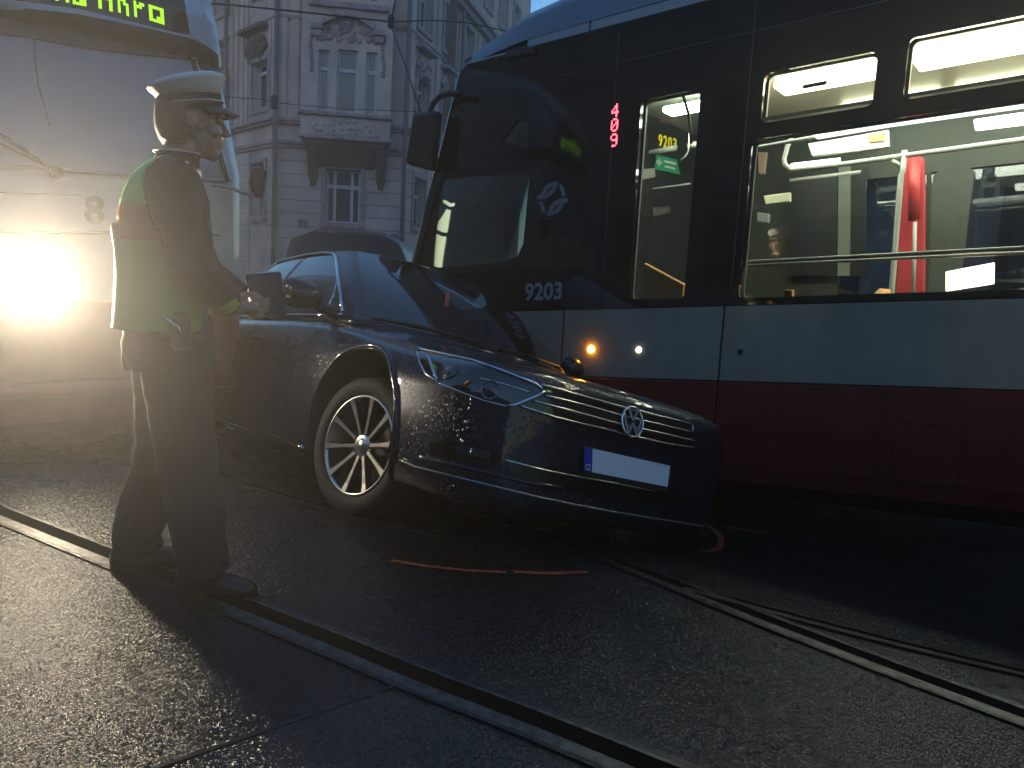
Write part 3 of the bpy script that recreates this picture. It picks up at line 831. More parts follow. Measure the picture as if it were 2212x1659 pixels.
# cab rear wall and everything hung on it
mb = TM(); mb.plate([V((2.62, -.06, .45)), V((2.62, -2.40, .45)), V((2.62, -2.40, 2.76)), V((2.62, -.06, 2.76))], [], (.05, 0, 0)); mb.build('cab_wall', M_innd, tram)
CW = on_plane  # points on the back of the cab wall
def cw(q, off=.004):
    n = TAX; P0 = TP + TAX*(2.62 - off)
    Q = on_plane(q, P0, n); s = 2.62 - off
    return V((s, (Q - TP).dot(TY), Q.z - SLOPE*s))
def cw_sign(q4, name, m, th=.004):
    mb = TM(); mb.prism([cw(q) for q in q4], (-th, 0, 0)); return mb.build(name, m, tram)
g4 = zz(1500,0,640,[(480,1335),(660,1380),(690,1510),(470,1460)])
sgn = cw_sign(g4, 'first_aid_sign', M_green)
mb = TM()
def in4(q4, u, v):
    (a, b, c, d) = q4
    x = a[0]*(1-u)*(1-v) + b[0]*u*(1-v) + c[0]*u*v + d[0]*(1-u)*v
    y = a[1]*(1-u)*(1-v) + b[1]*u*(1-v) + c[1]*u*v + d[1]*(1-u)*v
    return (x, y)
for (u0, u1, v0, v1) in ((.14, .22, .2, .7), (.06, .30, .36, .54), (.42, .92, .22, .38), (.42, .86, .58, .72)):
    mb.prism([cw(in4(g4, u, v), .0105) for u, v in ((u0,v0),(u1,v0),(u1,v1),(u0,v1))], (.003, 0, 0))
mb.build('sign_marking', M_sw, sgn)
cw_sign(zz(1500,0,640,[(320,1470),(470,1452),(475,1530),(312,1560)]), 'notice_plate', mat('grey_notice', (.35,.33,.28), .5))
cw_sign(zz(1500,400,640,[(455,410),(605,402),(600,455),(455,490)]), 'notice_plate', mat('dim_notice', (.10,.10,.085), .5))
y4 = zz(1500,0,640,[(505,1155),(672,1200),(665,1305),(505,1255)])
mb = TM()
for i, ch in enumerate('9203'):
    c4 = [in4(y4, i/4+.01, 0), in4(y4, i/4+.21, 0), in4(y4, i/4+.21, 1), in4(y4, i/4+.01, 1)]
    vs, fs, w = text_polys(ch, 1, .02); hh = max(v.y for v in vs)
    bv = [mb.v(cw(in4(c4, v.x/w, 1 - v.y/hh), .006)) for v in vs]
    for f in fs: mb.f([bv[j] for j in f])
mb.build('vehicle_number', M_yel, tram)
r4 = zz(1500,0,640,[(510,985),(750,1015),(750,1075),(510,1050)])
mb = TM()
pixel_text(mb, '9:21', lambda a, c: cw(in4(r4, a/19., 1 - c/7.), .006), 1.)
mb.build('clock_display', mat('dim_red_led', (.2,.0,.0), .5, emit=(.8,.03,.07), es=.35), tram)
bar(zz(1500,0,640,[(330,1340),(660,1275)]), 1.1, .022)
bar(zz(1500,0,640,[(760,1265),(840,1245)]), .9, .022)
bar(zz(1500,0,640,[(690,1385),(740,1350),(765,1300),(770,1150)]), .8, .006)
bar(zz(1500,0,640,[(310,1445),(470,1410)]), 1.3, .008)
bar(zz(1500,400,640,[(300,275),(480,245),(780,205)]), 1.2, .007)
bar(zz(1500,0,640,[(705,780),(770,1000),(790,1240)]), .3, .010, 'cable_duct', M_bplast)
# far interior wall elements seen through the big window
for q4, yy, m, nm in ((zz(1500,400,640,[(1360,-70),(1440,-70),(1420,120),(1370,120)]), 1.9, mat('brown_poster', (.45,.28,.2), .6), 'poster'),
                      (zz(1500,400,640,[(1410,310),(1640,278),(1640,360),(1430,385)]), .9, mat('pale_box', (.75,.7,.5), .5), 'ticket_machine'),
                      (zz(1500,400,640,[(1355,450),(1460,465),(1455,545),(1355,530)]), 1.6, mat('grey_sticker', (.25,.26,.25), .5), 'sticker'),
                      (zz(1920,0,640,[(340,1240),(760,1170),(1040,1120),(1045,1270),(760,1310),(380,1350)]), 1.0, M_sw, 'advert_board')):
    mb = TM(); mb.prism([tp(q, yy) for q in q4], (0, -.04, 0)); mb.build(nm, m, tram, bevel=.006)
mb = TM(); mb.prism([tp(q, .99) for q in zz(1920,0,640,[(860,1170),(1010,1150),(1010,1215),(870,1230)])], (0, .003, 0)); mb.build('advert_picture', mat('orange_print', (.7,.35,.18), .5), tram)
for q4, yy, m in ((zz(1920,400,640,[(610,60),(710,50),(700,1000),(600,1000)]), 2.0, mat('door_pillar_laminate', (.15,.17,.13), .5)),
                  (zz(1920,400,640,[(190,120),(600,60),(590,1000),(180,1000)]), 2.3, M_innd),
                  (zz(1920,400,640,[(720,60),(850,55),(840,1000),(705,1000)]), 2.25, M_innd)):
    mb = TM(); mb.prism([tp(q, yy) for q in q4], (0, -.03, 0)); mb.build('door_leaf', m, tram)
# seats: moulded shells with wooden inlay
def seat(s, y, face=1):
    mb = TM(); rings = []
    for a, z, w in ((0, .88, .2), (.04, .86, .215), (.25*face, .85, .215), (.42*face, .87, .21), (.46*face, 1.0, .21), (.50*face, 1.25, .20), (.53*face, 1.345, .14)):
        rings.append([V((s+a, y - w, z)), V((s+a, y + w, z)), V((s+a+.03*face, y + w*.96, z-.03)), V((s+a+.03*face, y - w*.96, z-.03))])
    mb.loft(rings); so = mb.build('seat', M_oran, tram, smooth=True)
    mb = TM(); mb.box((s+.22*face, y, .65), (.1, .1, .42)); mb.build('seat_post', M_bplast, so)
for s, y, f in ((.15, -.38, 1), (-1.0, -.38, 1), (-2.2, -.38, 1), (.15, -2.05, 1), (-1.0, -2.05, 1)):
    seat(s, y, f)
q = [tp(q, .16) for q in zz(1500,400,640,[(375,885),(725,1075),(715,1190),(700,1215),(400,1215)])]
mb = TM(); mb.prism(q, (0, -.05, 0)); mb.build('wooden_panel', M_oran, tram, bevel=.008)
mb = TM(); mb.prism([tp(q, .2) for q in zz(1500,400,640,[(1590,1120),(1660,1120),(1660,1190),(1590,1190)])], (0, -.05, 0)); mb.build('wooden_panel', M_oran, tram, bevel=.005)
mb = TM(); mb.prism([tp(q, .25) for q in zz(1920,400,640,[(1535,965),(1955,885),(1950,1070),(1535,1135)])], (0, -.03, 0)); mb.build('glowing_reflection', mat('warm_reflection_glow', (.9,.85,.75), .5, emit=(1., .86, .66), es=2.2), tram, bevel=.004)  # added glowing panel standing in for a reflection in the window
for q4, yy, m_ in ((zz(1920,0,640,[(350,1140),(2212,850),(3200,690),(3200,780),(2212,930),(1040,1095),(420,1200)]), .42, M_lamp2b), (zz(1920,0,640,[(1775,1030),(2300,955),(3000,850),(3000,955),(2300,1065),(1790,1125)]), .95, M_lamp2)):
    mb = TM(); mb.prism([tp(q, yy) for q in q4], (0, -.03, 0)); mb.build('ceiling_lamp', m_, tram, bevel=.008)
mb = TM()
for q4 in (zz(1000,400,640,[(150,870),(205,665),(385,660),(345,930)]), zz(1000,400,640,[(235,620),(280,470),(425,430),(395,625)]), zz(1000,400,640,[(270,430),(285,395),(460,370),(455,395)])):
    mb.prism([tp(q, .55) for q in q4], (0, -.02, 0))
mb.build('cab_window_glow', mat('cab_glow', (.7,.7,.5), .5, emit=(.95, 1., .66), es=.55), tram)  # added glowing panels imitating bright light in the cab window
# cab interior: dashboard and seat back silhouettes
mb = TM(); mb.loft([[V((s, y, h)) for s, h in ((3.3, .5), (4.05, .5), (4.2, 1.35), (3.9, 1.48), (3.45, 1.42))] for y in (-.12, -2.3)]); mb.build('dashboard', M_bplast, tram, bevel=.03)
mb = TM(); mb.loft([[V((2.95 + .05*math.sin(h*2), -1.0-w, h)), V((3.05+.05*math.sin(h*2), -1.0-w, h)), V((3.05+.05*math.sin(h*2), -1.0+w, h)), V((2.95+.05*math.sin(h*2), -1.0+w, h))] for h, w in ((.8,.25),(1.4,.27),(1.85,.22),(1.9,.14),(2.1,.14),(2.14,.08))]); mb.build('driver_seat', M_bplast, tram, bevel=.02)
# mirror on the nose corner
mb = TM()
mq = [tp(q, .0) for q in zz(1000,0,640,[(225,1015),(430,985),(375,1500),(160,1440)])]
mb.prism([p + V((0, .16, 0)) for p in mq], (0, -.1, 0)); mo = mb.build('side_mirror', M_bplast, tram, bevel=.03, seg=3)
mb = TM(); mb.tube([tp(q, -.1) for q in zz(1000,0,640,[(300,1020),(262,960),(290,890),(350,830),(430,805),(520,815)])], .022, 10); mb.build('mirror_arm', M_bplast, tram, smooth=True)
# indicator lamp and a glowing glint on the side
p = tp(zz(1000,400,640,[(1652,1635)])[0])
mb = TM(); mb.lathe([(.001,.022),(.014,.02),(.024,.008),(.026,0)], p, MX.Rotation(R(-90),3,'X'), 16); mb.build('indicator_lamp', mat('orange_indicator', (.9,.35,.02), .3, emit=(1., .36, .02), es=22.), tram, smooth=True)
for q in ([tp(t) for t in zz(1500,400,640,[(335,1640)])]):
    mb = TM(); mb.lathe([(.001,.012),(.016,.01),(.02,0)], q, MX.Rotation(R(-90),3,'X'), 16); mb.build('headlight_glint', mat('white_glint', (.9,.9,.85), .3, emit=(1.,1.,.85), es=2.5), tram, smooth=True)  # small glowing disc standing in for the other tram's reflected headlight
mb = TM(); mb.box((1.36, .004, .99), (.03, .012, .03)); mb.build('door_button', M_bplast, tram, bevel=.004)
for s_, h_ in ((.55, .0), (-.75, .0), (-2.1, .0)):
    mb = TM(); mb.box((s_, .0015, .50), (.006, .004, .56)); mb.build('panel_joint', M_gap2, tram)
mb = TM(); mb.plate([V((.15, .002, .30)), V((.48, .002, .30)), V((.48, .002, .62)), V((.15, .002, .62))], [[V((.155, .002, .305)), V((.475, .002, .305)), V((.475, .002, .615)), V((.155, .002, .615))]], (0, .002, 0)); mb.build('service_hatch', M_gap2, tram)
# writing on the side
mb = TM(); add_text(mb, '9203', lambda x, y: V((2.952 - x, .004, 1.343 + y)), .14, .004, width=.312, height=.118); mb.build('vehicle_number', M_letter, tram)
mb = TM(); mb2 = TM()
for k, (x, y) in enumerate(((2.345, 2.495), (2.343, 2.405), (2.341, 2.31))):
    pixel_text(mb, '409'[k], lambda a, c, x=x, y=y: V((x - a*.9, .005, y + c*1.05)), .0112, fill=.93)
mb.build('line_display', M_ledr, tram)
C0 = (680, 740)
leaf = [(250,770),(270,640),(350,620),(450,430),(560,330),(700,290),(780,258),(850,300),(800,420),(750,520),(650,640),(500,740),(400,755)]
lhole = [(470,580),(660,400),(685,420),(610,520),(505,588)]
arc = [(870,340),(940,350),(1010,480),(1040,660),(950,680),(930,560),(880,430)]
def rot2(ps): return [(1360-x, 1480-y) for x, y in ps]
mb = TM()
def lz(ps): return [tp(q) + V((0, .004, 0)) for q in zz(1320,430,120,ps,1327)]
for lf, ho in ((leaf, lhole), (rot2(leaf), rot2(lhole))): mb.plate(lz(lf), [lz(ho)], (0, -.003, 0))
for a_ in (arc, rot2(arc)): mb.prism(lz(a_), (0, -.003, 0))
lg = mb.build('transit_logo', M_letd, tram)
t1 = lz([(140,1385),(1100,1290)]); t2 = lz([(285,1495),(930,1430)])
mb = TM()
add_text(mb, 'Dopravní podnik hl. m. Prahy,', lambda x, y: V((t1[0].x - x, .004, t1[0].z + y)), .03, width=t1[0].x-t1[1].x, height=.02)
add_text(mb, 'akciová společnost', lambda x, y: V((t2[0].x - x, .004, t2[0].z + y)), .03, width=t2[0].x-t2[1].x, height=.018)
mb.build('operator_name', mat('faint_grey_lettering', (.045,.045,.047), .5), tram)

# the whole tram stands a little farther off than the plane it was measured on
TK = 1.03
tram.matrix_world = MX.Translation(CAM) @ MX.Scale(TK, 4) @ MX.Translation(-CAM) @ WM[tram.name]
WM[tram.name] = tram.matrix_world.copy()
# ------------------------------------------------------------------ the old tram on the left, seen from its front
LX = V((.81, .585, 0)).normalized(); LY = V((-LX.y, LX.x, 0))
LO = V((-2.745, 4.107, 0)) + LX*.2; LO.z = ground_z(LO.x, LO.y)
tr2 = thing('tram', 'pale old tram with a green lit destination board and blazing headlight at the left edge', 'tram', fr(LX, LY, o=LO), 'trams at the accident')
M_cream = mat('cream_tram_paint', (.60, .575, .54), .35, coat=.4, var=(3, (.50, .475, .44)))
M_cream2 = mat('sky_tinted_white_paint', (.55, .60, .68), .35, coat=.4)  # reflected sky is put into this colour as a pale blue
M_red2 = mat('faded_red_paint', (.42, .07, .055), .4, coat=.3, var=(4, (.30, .045, .04)))
M_wind = mat('sky_toned_windscreen', (.30, .285, .33), .10, var=(1.2, (.25, .235, .27)), spec=.9)  # sky reflected in the glass is painted in as pale lavender
M_brown = mat('brown_grey_visor', (.075, .058, .05), .5)
def lring(z):
    W = [(.2, 1.16), (.6, 1.25), (1.7, 1.25), (2.4, 1.16), (2.65, 1.12), (2.95, 1.04), (3.15, .9), (3.3, .6)]
    Y = [(.2, .06), (.6, 0), (1.0, 0), (1.7, .03), (2.36, .20), (2.40, .13), (2.6, .12), (2.95, .25), (3.15, .5), (3.3, 1.0)]
    def ip(T, z):
        for (a, b), (c, d) in zip(T, T[1:]):
            if z <= c: return b + (d-b)*max(0, (z-a))/(c-a)
        return T[-1][1]
    w = ip(W, z); y = ip(Y, z)
    half = [(1., 6.), (1., .62), (.99, .44), (.95, .28), (.86, .16), (.7, .085), (.5, .042), (.35, .020), (.2, .0065), (.1, .0016), (.0, 0.)]
    return [V((w*a, y+b if b < 5 else b, z)) for a, b in half] + [V((-w*a, y+b if b < 5 else b, z)) for a, b in half[-2::-1]]
mb = MB(); zs = [.22,.4,.6,.9]
mb.loft([lring(z) for z in zs], False, False); mb.build('skirt', M_red2, tr2, smooth=True)
mb = MB(); mb.loft([lring(z) for z in [.9,1.0,1.2,1.4,1.6,1.7,1.85,2.0,2.2,2.36,2.40,2.5,2.6,2.75,2.95,3.05,3.15,3.25,3.3]], False, False)
mb.poly([p for p in lring(3.3)]); bo = mb.build('body', M_cream, tr2, smooth=True)
mb = MB(); mb.box((0, 3.4, .16), (2.2, 5.6, .2)); mb.build('underframe', M_gap2, tr2)
B2 = bvh_of(bo)
E1 = lambda pts: zz(0,0,640,pts)
patch(B2, E1([(-1500,130),(-600,215),(0,300),(800,440),(1200,490),(1640,525),(1690,640),(1790,960),(1850,1200),(1900,1400),(1930,1560),(1500,1535),(970,1500),(560,1465),(0,1430),(-700,1380),(-1500,1330)]), .004, 'windscreen', M_wind, tr2, 14)
patch(B2, E1([(-1500,-60),(-700,-20),(0,55),(700,130),(1300,255),(1620,330),(1780,400),(1870,480),(1895,610),(1880,660),(1770,620),(1700,545),(1640,520),(1200,485),(800,435),(0,295),(-600,210),(-1500,120)]), .018, 'visor', M_brown, tr2, 14)
brd = patch(B2, E1([(-1200,-420),(1540,-330),(1640,300),(1560,290),(700,80),(80,-5),(-1200,-170)]), .006, 'destination_board', M_black, tr2, 14)
patch(B2, E1([(-1500,-160),(80,0),(700,85),(1560,295),(1645,305),(1720,350),(1640,335),(1300,258),(700,132),(0,57),(-1500,-58)]), .012, 'board_trim', M_cream2, tr2, 14)
patch(B2, E1([(1555,-300),(1800,-150),(1840,200),(1895,470),(1865,478),(1780,398),(1650,300),(1560,-100)]), .005, 'corner_panel', M_cream2, tr2, 14)
# destination letters
M_ledg = mat('green_led', (.2,.5,.0), .5, emit=(.40, 1., .02), es=.55)
inv = WM[tr2.name].inverted()
def on_board(q):
    h = hit(B2, q)
    return inv @ (h[0] + h[1]*.014) if h else inv @ atY(q, 4.8)
def led(ch, x0, y0, x1, y1, x2, y2):
    """pixel letter: baseline from (x0,y0) to (x1,y1), top left at (x2,y2), in picture units of the crop"""
    mb = MB(); rows = PIX[ch].split(); nc_ = len(rows[0]); nr_ = 7
    for j, rw in enumerate(rows):
        for i, b in enumerate(rw):
            if b != '1': continue
            qs = []
            for di, dj in ((0,0),(.92,0),(.92,.92),(0,.92)):
                u = (i+di)/nc_; v = (6-j+dj)/nr_
                qs.append(E1([(x0+(x1-x0)*u+(x2-x0)*v, y0+(y1-y0)*u+(y2-y0)*v)])[0])
            mb.poly([on_board(q) for q in qs])
    mb.build('destination_letter', M_ledg, tr2, recalc=False)
led('n', 490, 10, 610, 30, 480, -200)
led('a', 640, 40, 760, 62, 628, -150)
led('A', 862, 76, 985, 108, 852, -128)
led('h', 1030, 110, 1125, 150, 1018, -82)
led('r', 1170, 148, 1262, 180, 1156, -50)
led('a', 1298, 180, 1430, 222, 1284, -16)

# route number
q8 = [(183, 478), (228, 482)]
mb = MB()
vs, fs, w = text_polys('8', 1, .03); hh = max(v.y for v in vs)
def onf(x, y):
    h = hit(B2, (x, y)); return inv @ (h[0] + h[1]*.004)
bv = [mb.v(onf(183 + 44*v.x/w, 481 + 2*v.x/w - 60*v.y/hh)) for v in vs]
for f in fs: mb.f([bv[j] for j in f])
mb.build('route_number', mat('grey_number_paint', (.06,.055,.06), .6), tr2)
# belt trims
for pts, r in (([(-400,1385),(0,1440),(400,1450),(560,1470),(970,1505),(1500,1540),(1935,1565)], .012), ([(-400, 2000),(400,2010),(1000,2010),(1500,2020),(1900,2030)], .008)):
    mb = MB(); mb.tube(surf_path(B2, E1(pts), .004), r, 8); mb.build('trim_strip', mat('grey_trim', (.25,.24,.26), .4), tr2, world=True, smooth=True)
mb = MB(); mb.tube(surf_path(B2, E1([(1655,480),(1700,640),(1795,960),(1862,1200),(1915,1400),(1962,1570)]), .012), .014, 8); mb.build('windscreen_edge', M_bplast, tr2, world=True, smooth=True)
mb = MB(); mb.tube(surf_path(B2, E1([(1670,480),(1718,640),(1815,960),(1885,1200),(1938,1400),(1990,1570)]), .012), .012, 8); mb.build('windscreen_trim', M_cream2, tr2, world=True, smooth=True)
mb = MB(); mb.tube(surf_path(B2, E1([(305,360),(312,560),(345,760),(400,960),(435,1090)]), .008), .0035, 6); mb.build('windscreen_line', M_bplast, tr2, world=True)  # thin dark line down the windscreen
mb = MB(); mb.tube(surf_path(B2, E1([(-300,1660),(300,1672),(700,1680)]), .002), .003, 6); mb.build('panel_seam', M_gap2, tr2, world=True)
# wiper
pw = surf_path(B2, E1([(-300,980),(0,1165),(200,1275),(400,1400),(520,1500)]), .035)
mb = MB(); mb.tube(pw, [.008,.008,.012,.02,.026][:1]*len(pw) if True else .01, 8); mb.build('wiper', M_bplast, tr2, world=True)
pw = surf_path(B2, E1([(-500,1010),(-200,1150),(200,1330),(420,1440)]), .02)
mb = MB(); mb.tube(pw, .006, 6); mb.build('wiper', M_bplast, tr2, world=True)
h = hit(B2, E1([(480, 1490)])[0]); mb = MB(); mb.lathe([(.03,-.02),(.035,.02),(.02,.045),(.001,.05)], inv @ h[0], MX.Rotation(R(90),3,'X'), 14); mb.build('wiper_hub', M_bplast, tr2, smooth=True)
# headlights
M_hl = mat('headlight_glare', (1,1,1), .3, emit=(1., .86, .62), es=130.)
HL = []
hc = hit(B2, (62, 622))
hx = (inv @ hc[0]).x; hz = (inv @ hc[0]).z
for x in (hx, -hx):
    l, n, i, d = B2.ray_cast(LO + LX*x - LY*3 + V((0,0,hz)), LY)
    c = inv @ l
    ori = MX.Rotation(R(90), 3, 'X')
    mb = MB(); mb.lathe([(.118, -.03), (.125, .02), (.108, .045), (.098, .03), (.094, 0)], c, ori, 32); ho = mb.build('headlight', M_chrome, tr2, smooth=True)
    mb = MB(); mb.lathe([(.094, .018), (.06, .030), (.001, .036)], c, ori, 32); mb.build('lens', M_hl, ho, smooth=True)
    HL.append(l - LY*.12)
for x in (-.98, .98):
    l, n, i, d = B2.ray_cast(LO + LX*x - LY*3 + V((0,0,hz-.02)), LY)
    mb = MB(); mb.lathe([(.055,-.02),(.06,.012),(.04,.025),(.001,.03)], inv @ l, MX.Rotation(R(90),3,'X'), 20); mb.build('turn_signal', mat('amber_lens', (.6,.2,.02), .2, coat=.5), tr2, smooth=True)
# bumper bar and coupling flap
mb = MB(); mb.tube([inv @ (LO + LX*x + V((0,0,.42)) + LY*(.02 + .12*abs(x)**3 - .05)) for x in (-1.1,-.8,-.4,0,.4,.8,1.1)], .05, 10); mb.build('bumper', M_red2, tr2, smooth=True)
# mirror on an arm
mw = [atY(q, 5.05) for q in zz(200,400,640,[(1480,60),(1560,50),(1610,90),(1600,240),(1580,330),(1490,310),(1462,200)])]
mb = MB(); mb.prism(mw, V((-.02, .07, 0))); mb.build('side_mirror', M_bplast, tr2, world=True, bevel=.02)
ar = [atY(q, y) for q, y in zip(zz(200,400,640,[(1150,215),(1240,228),(1330,250),(1400,285),(1500,300)]), (4.85, 4.9, 4.95, 5.0, 5.06))]
mb = MB(); mb.tube(ar, .011, 8); mb.build('mirror_arm', mat('pale_grey_arm', (.4,.38,.36), .4), tr2, world=True, smooth=True)
# ------------------------------------------------------------------ the officer
YAW = R(24)
PX, PY = -1.21, 2.80
OK_ = .955
PZ = ground_z(PX, PY)
fx = V((math.cos(YAW), math.sin(YAW), 0)); fy = V((-math.sin(YAW), math.cos(YAW), 0))
LEAN = .052                      # he stands plumb; the street does not
officer = thing('person', 'police officer in a white topped cap and green reflective vest, holding a clipboard', 'person', fr(fx*OK_, fy*OK_, V((0,0,OK_)), V((PX, PY, PZ))))
def pf(p):                        # world-plumb shear of a figure modelled upright
    return V((p.x, p.y, p.z))
M_skin = mat('weathered_skin', (.46, .27, .19), .55, var=(30, (.38, .20, .14)))
M_navy = mat('navy_uniform_cloth', (.014, .015, .022), .85, var=(20, (.008, .009, .013)), bump=(240, .25))
M_trou = mat('navy_trouser_cloth', (.012, .012, .016), .9, bump=(240, .25))
M_shoe = mat('black_leather', (.010, .010, .011), .35, bump=(60, .1))
M_hair = mat('grey_brown_hair', (.10, .075, .055), .7, bump=(300, .6))
M_capw = mat('white_cap_cloth', (.72, .70, .66), .8)
M_visr = mat('black_patent_visor', (.006, .006, .007), .12, coat=.6)
def oval(c, rx, ry, n=20, tilt=0, sq=1.0):
    out = []
    for i in range(n):
        a = 2*math.pi*i/n
        ca, sa = math.cos(a), math.sin(a)
        ca = math.copysign(abs(ca)**sq, ca); sa = math.copysign(abs(sa)**sq, sa)
        out.append(V((c[0] + rx*ca, c[1] + ry*sa, c[2] + tilt*rx*ca)))
    return out
def limb(mb, pts, rad, n=12, flat=None):
    mb.tube(pts, rad, n, True, flat)
def ball(mb, c, r, sx=1, sy=1, sz=1, n=12, rot=None):
    c = V(c); rings = []
    for i in range(1, n):
        t = math.pi*i/n
        rg = []
        for j in range(n*2):
            a = math.pi*j/n
            p = V((sx*r*math.sin(t)*math.cos(a), sy*r*math.sin(t)*math.sin(a), sz*r*math.cos(t)))
            rg.append(c + (rot @ p if rot else p))
        rings.append(rg)
    mb.loft(rings)
def fuse(o, vox, smooth=6, f=.5):
    m = o.modifiers.new('r', 'REMESH'); m.mode = 'VOXEL'; m.voxel_size = vox
    s = o.modifiers.new('s', 'SMOOTH'); s.iterations = smooth; s.factor = f
    bake(o)
    for p in o.data.polygons: p.use_smooth = True
    return o
H = .0
# skeleton (x forward, y to his left)
HIPR, HIPL = V((.0, -.10, .93)), V((-.02, .10, .93))
KNR, KNL = V((.05, -.12, .50)), V((-.02, .095, .50))
ANR, ANL = V((.10, -.19, .10)), V((-.125, .12, .10))
SHR, SHL = V((.0, -.215, 1.475)), V((-.01, .215, 1.475))
ELR, ELL = V((.07, -.285, 1.175)), V((.07, .28, 1.20))
WRR, WRL = V((.20, -.16, 1.03)), V((.26, .10, 1.06))
# body: one continuous surface, slimmer than the clothes
mb = MB()
mb.loft([oval((0,0,.86), .10, .15), oval((0,0,1.0), .105, .15), oval((-.01,0,1.15), .10, .14), oval((-.01,0,1.32), .11, .165), oval((0,0,1.46), .095, .17), oval((0,0,1.52), .06, .09)])
limb(mb, [V((.0,0,1.46)), V((.02,0,1.54)), V((.045,0,1.62))], [.07,.062,.06])
for a, b, c in ((HIPR, KNR, ANR), (HIPL, KNL, ANL)):
    limb(mb, [a, (a+b)/2, b, (b*.6+c*.4), c, c - V((0,0,.05))], [.085,.075,.055,.055,.034,.028])
    limb(mb, [c + V((-.02,0,-.05)), c + V((.06,0,-.062)), c + V((.12,.0,-.078))], [.026,.020,.014])
for a, b, c in ((SHR, ELR, WRR), (SHL, ELL, WRL)):
    limb(mb, [a, (a+b)/2, b, (b+c)/2, c], [.055,.048,.042,.038,.027])
# head: skull, jaw, nose, brow, lips, chin, ears
hc_ = V((.075, 0, 1.695))
ball(mb, hc_ + V((-.012, 0, .02)), .1, .98, .78, 1.08, 14)
ball(mb, hc_ + V((.028, 0, -.055)), .07, .92, .84, 1.05, 12)
limb(mb, [hc_ + V((.06,0,-.105)), hc_ + V((.085,0,-.118))], [.028,.022], 10)
limb(mb, [hc_ + V((.088,0,.018)), hc_ + V((.105,0,-.012)), hc_ + V((.118,0,-.034)), hc_ + V((.098,0,-.042))], [.009,.011,.0145,.010], 8)
for s in (-1, 1):
    limb(mb, [hc_ + V((.088, .012*s, .028)), hc_ + V((.082, .045*s, .028))], [.012,.010], 8)
    ball(mb, hc_ + V((.062, .042*s, -.03)), .028, 1, .8, 1, 8)
    ball(mb, hc_ + V((.109, .012*s, -.037)), .008, 1, 1, 1, 6)
    ball(mb, hc_ + V((-.012, .082*s, -.005)), .03, .75, .35, 1.1, 8)
limb(mb, [hc_ + V((.088,-.022,-.070)), hc_ + V((.097,0,-.068)), hc_ + V((.088,.022,-.070))], [.006,.0085,.006], 8)
limb(mb, [hc_ + V((.086,-.02,-.082)), hc_ + V((.094,0,-.082)), hc_ + V((.086,.02,-.082))], [.006,.009,.006], 8)
# hands: palm, four bent fingers, thumb; both close on the clipboard
def hand(mb, w, d, up, side, curl=1.0):
    d = d.normalized(); side = side.normalized(); up = up.normalized()
    limb(mb, [w - d*.02, w + d*.02, w + d*.055, w + d*.085], [.026,.034,.040,.036], 12, .62)
    for i, (L_, off) in enumerate(((.070,.030),(.080,.010),(.076,-.011),(.060,-.030))):
        b = w + d*.085 + side*off
        p1 = b + d*L_*.42 - up*.006*curl
        p2 = p1 + d*L_*.24 - up*.018*curl
        p3 = p2 + d*L_*.08 - up*.022*curl
        limb(mb, [b - d*.02, b, p1, p2, p3], [.0095,.0095,.0088,.008,.0065], 8)
    t0 = w + d*.025 + side*.030
    limb(mb, [t0, t0 + d*.025 + side*.022, t0 + d*.055 + side*.022 - up*.012, t0 + d*.075 + side*.010 - up*.018], [.014,.012,.010,.008], 8)
hand(mb, WRR, V((.85, .15, .10)), V((.05, -1, .15)), V((.1, .1, 1)), 1.0)
hand(mb, WRL, V((.9, -.25, .05)), V((0, 1, .2)), V((.1, 0, 1)), .9)
body = mb.build('body', M_skin, officer, smooth=True)
fuse(body, .0052, 3, .4)
# eyes
for s in (-1, 1):
    mb = MB(); ball(mb, hc_ + V((.083, .030*s, .008)), .0115, 1, 1, 1, 8); mb.build('eye', mat('eye_white_brown', (.25,.22,.2), .15), officer, smooth=True)
# hair: short, below the cap
mb = MB()
rings = []
for z, r0 in ((.06, 1.0), (.03, 1.03), (.0, 1.05), (-.035, 1.03), (-.065, .92), (-.085, .78)):
    rings.append([hc_ + V((-.014 + .100*r0*math.cos(a), .083*r0*math.sin(a), z)) for a in [R(98) + R(164)*i/16 for i in range(17)]])
mb.loft(rings, closed=False, cap=False)
ho = mb.build('hair', M_hair, officer, smooth=True)
m_ = ho.modifiers.new('t', 'SOLIDIFY'); m_.thickness = .012; m_.offset = 1
# jacket: torso and sleeves
mb = MB()
mb.loft([oval((-.005,0,.80), .160, .215, sq=.9), oval((-.01,0,.90), .160, .215, sq=.9), oval((-.015,0,1.0), .145, .195, sq=.9), oval((-.02,0,1.12), .142, .19, sq=.9), oval((-.02,0,1.28), .155, .21, sq=.88), oval((-.015,0,1.40), .150, .215, sq=.9), oval((-.01,0,1.475), .118, .195), oval((.0,0,1.525), .078, .11), oval((.015,0,1.55), .064, .07)])
for a, b, c in ((SHR, ELR, WRR), (SHL, ELL, WRL)):
    d = (c-b).normalized()
    limb(mb, [a + V((0,0,.0)), a*.75+b*.25, (a+b)/2, b, (b+c)/2, c - d*.015], [.090,.090,.084,.078,.066,.050], 14)
    ball(mb, a + V((0, -.01 if a.y > 0 else .01, -.005)), .083, 1, .95, .9, 10)
jk = mb.build('jacket', M_navy, officer, smooth=True); fuse(jk, .011, 5, .5)
tx = bpy.data.textures.new('folds', 'CLOUDS'); tx.noise_scale = .11
dm = jk.modifiers.new('folds', 'DISPLACE'); dm.texture = tx; dm.strength = .022; dm.mid_level = .5
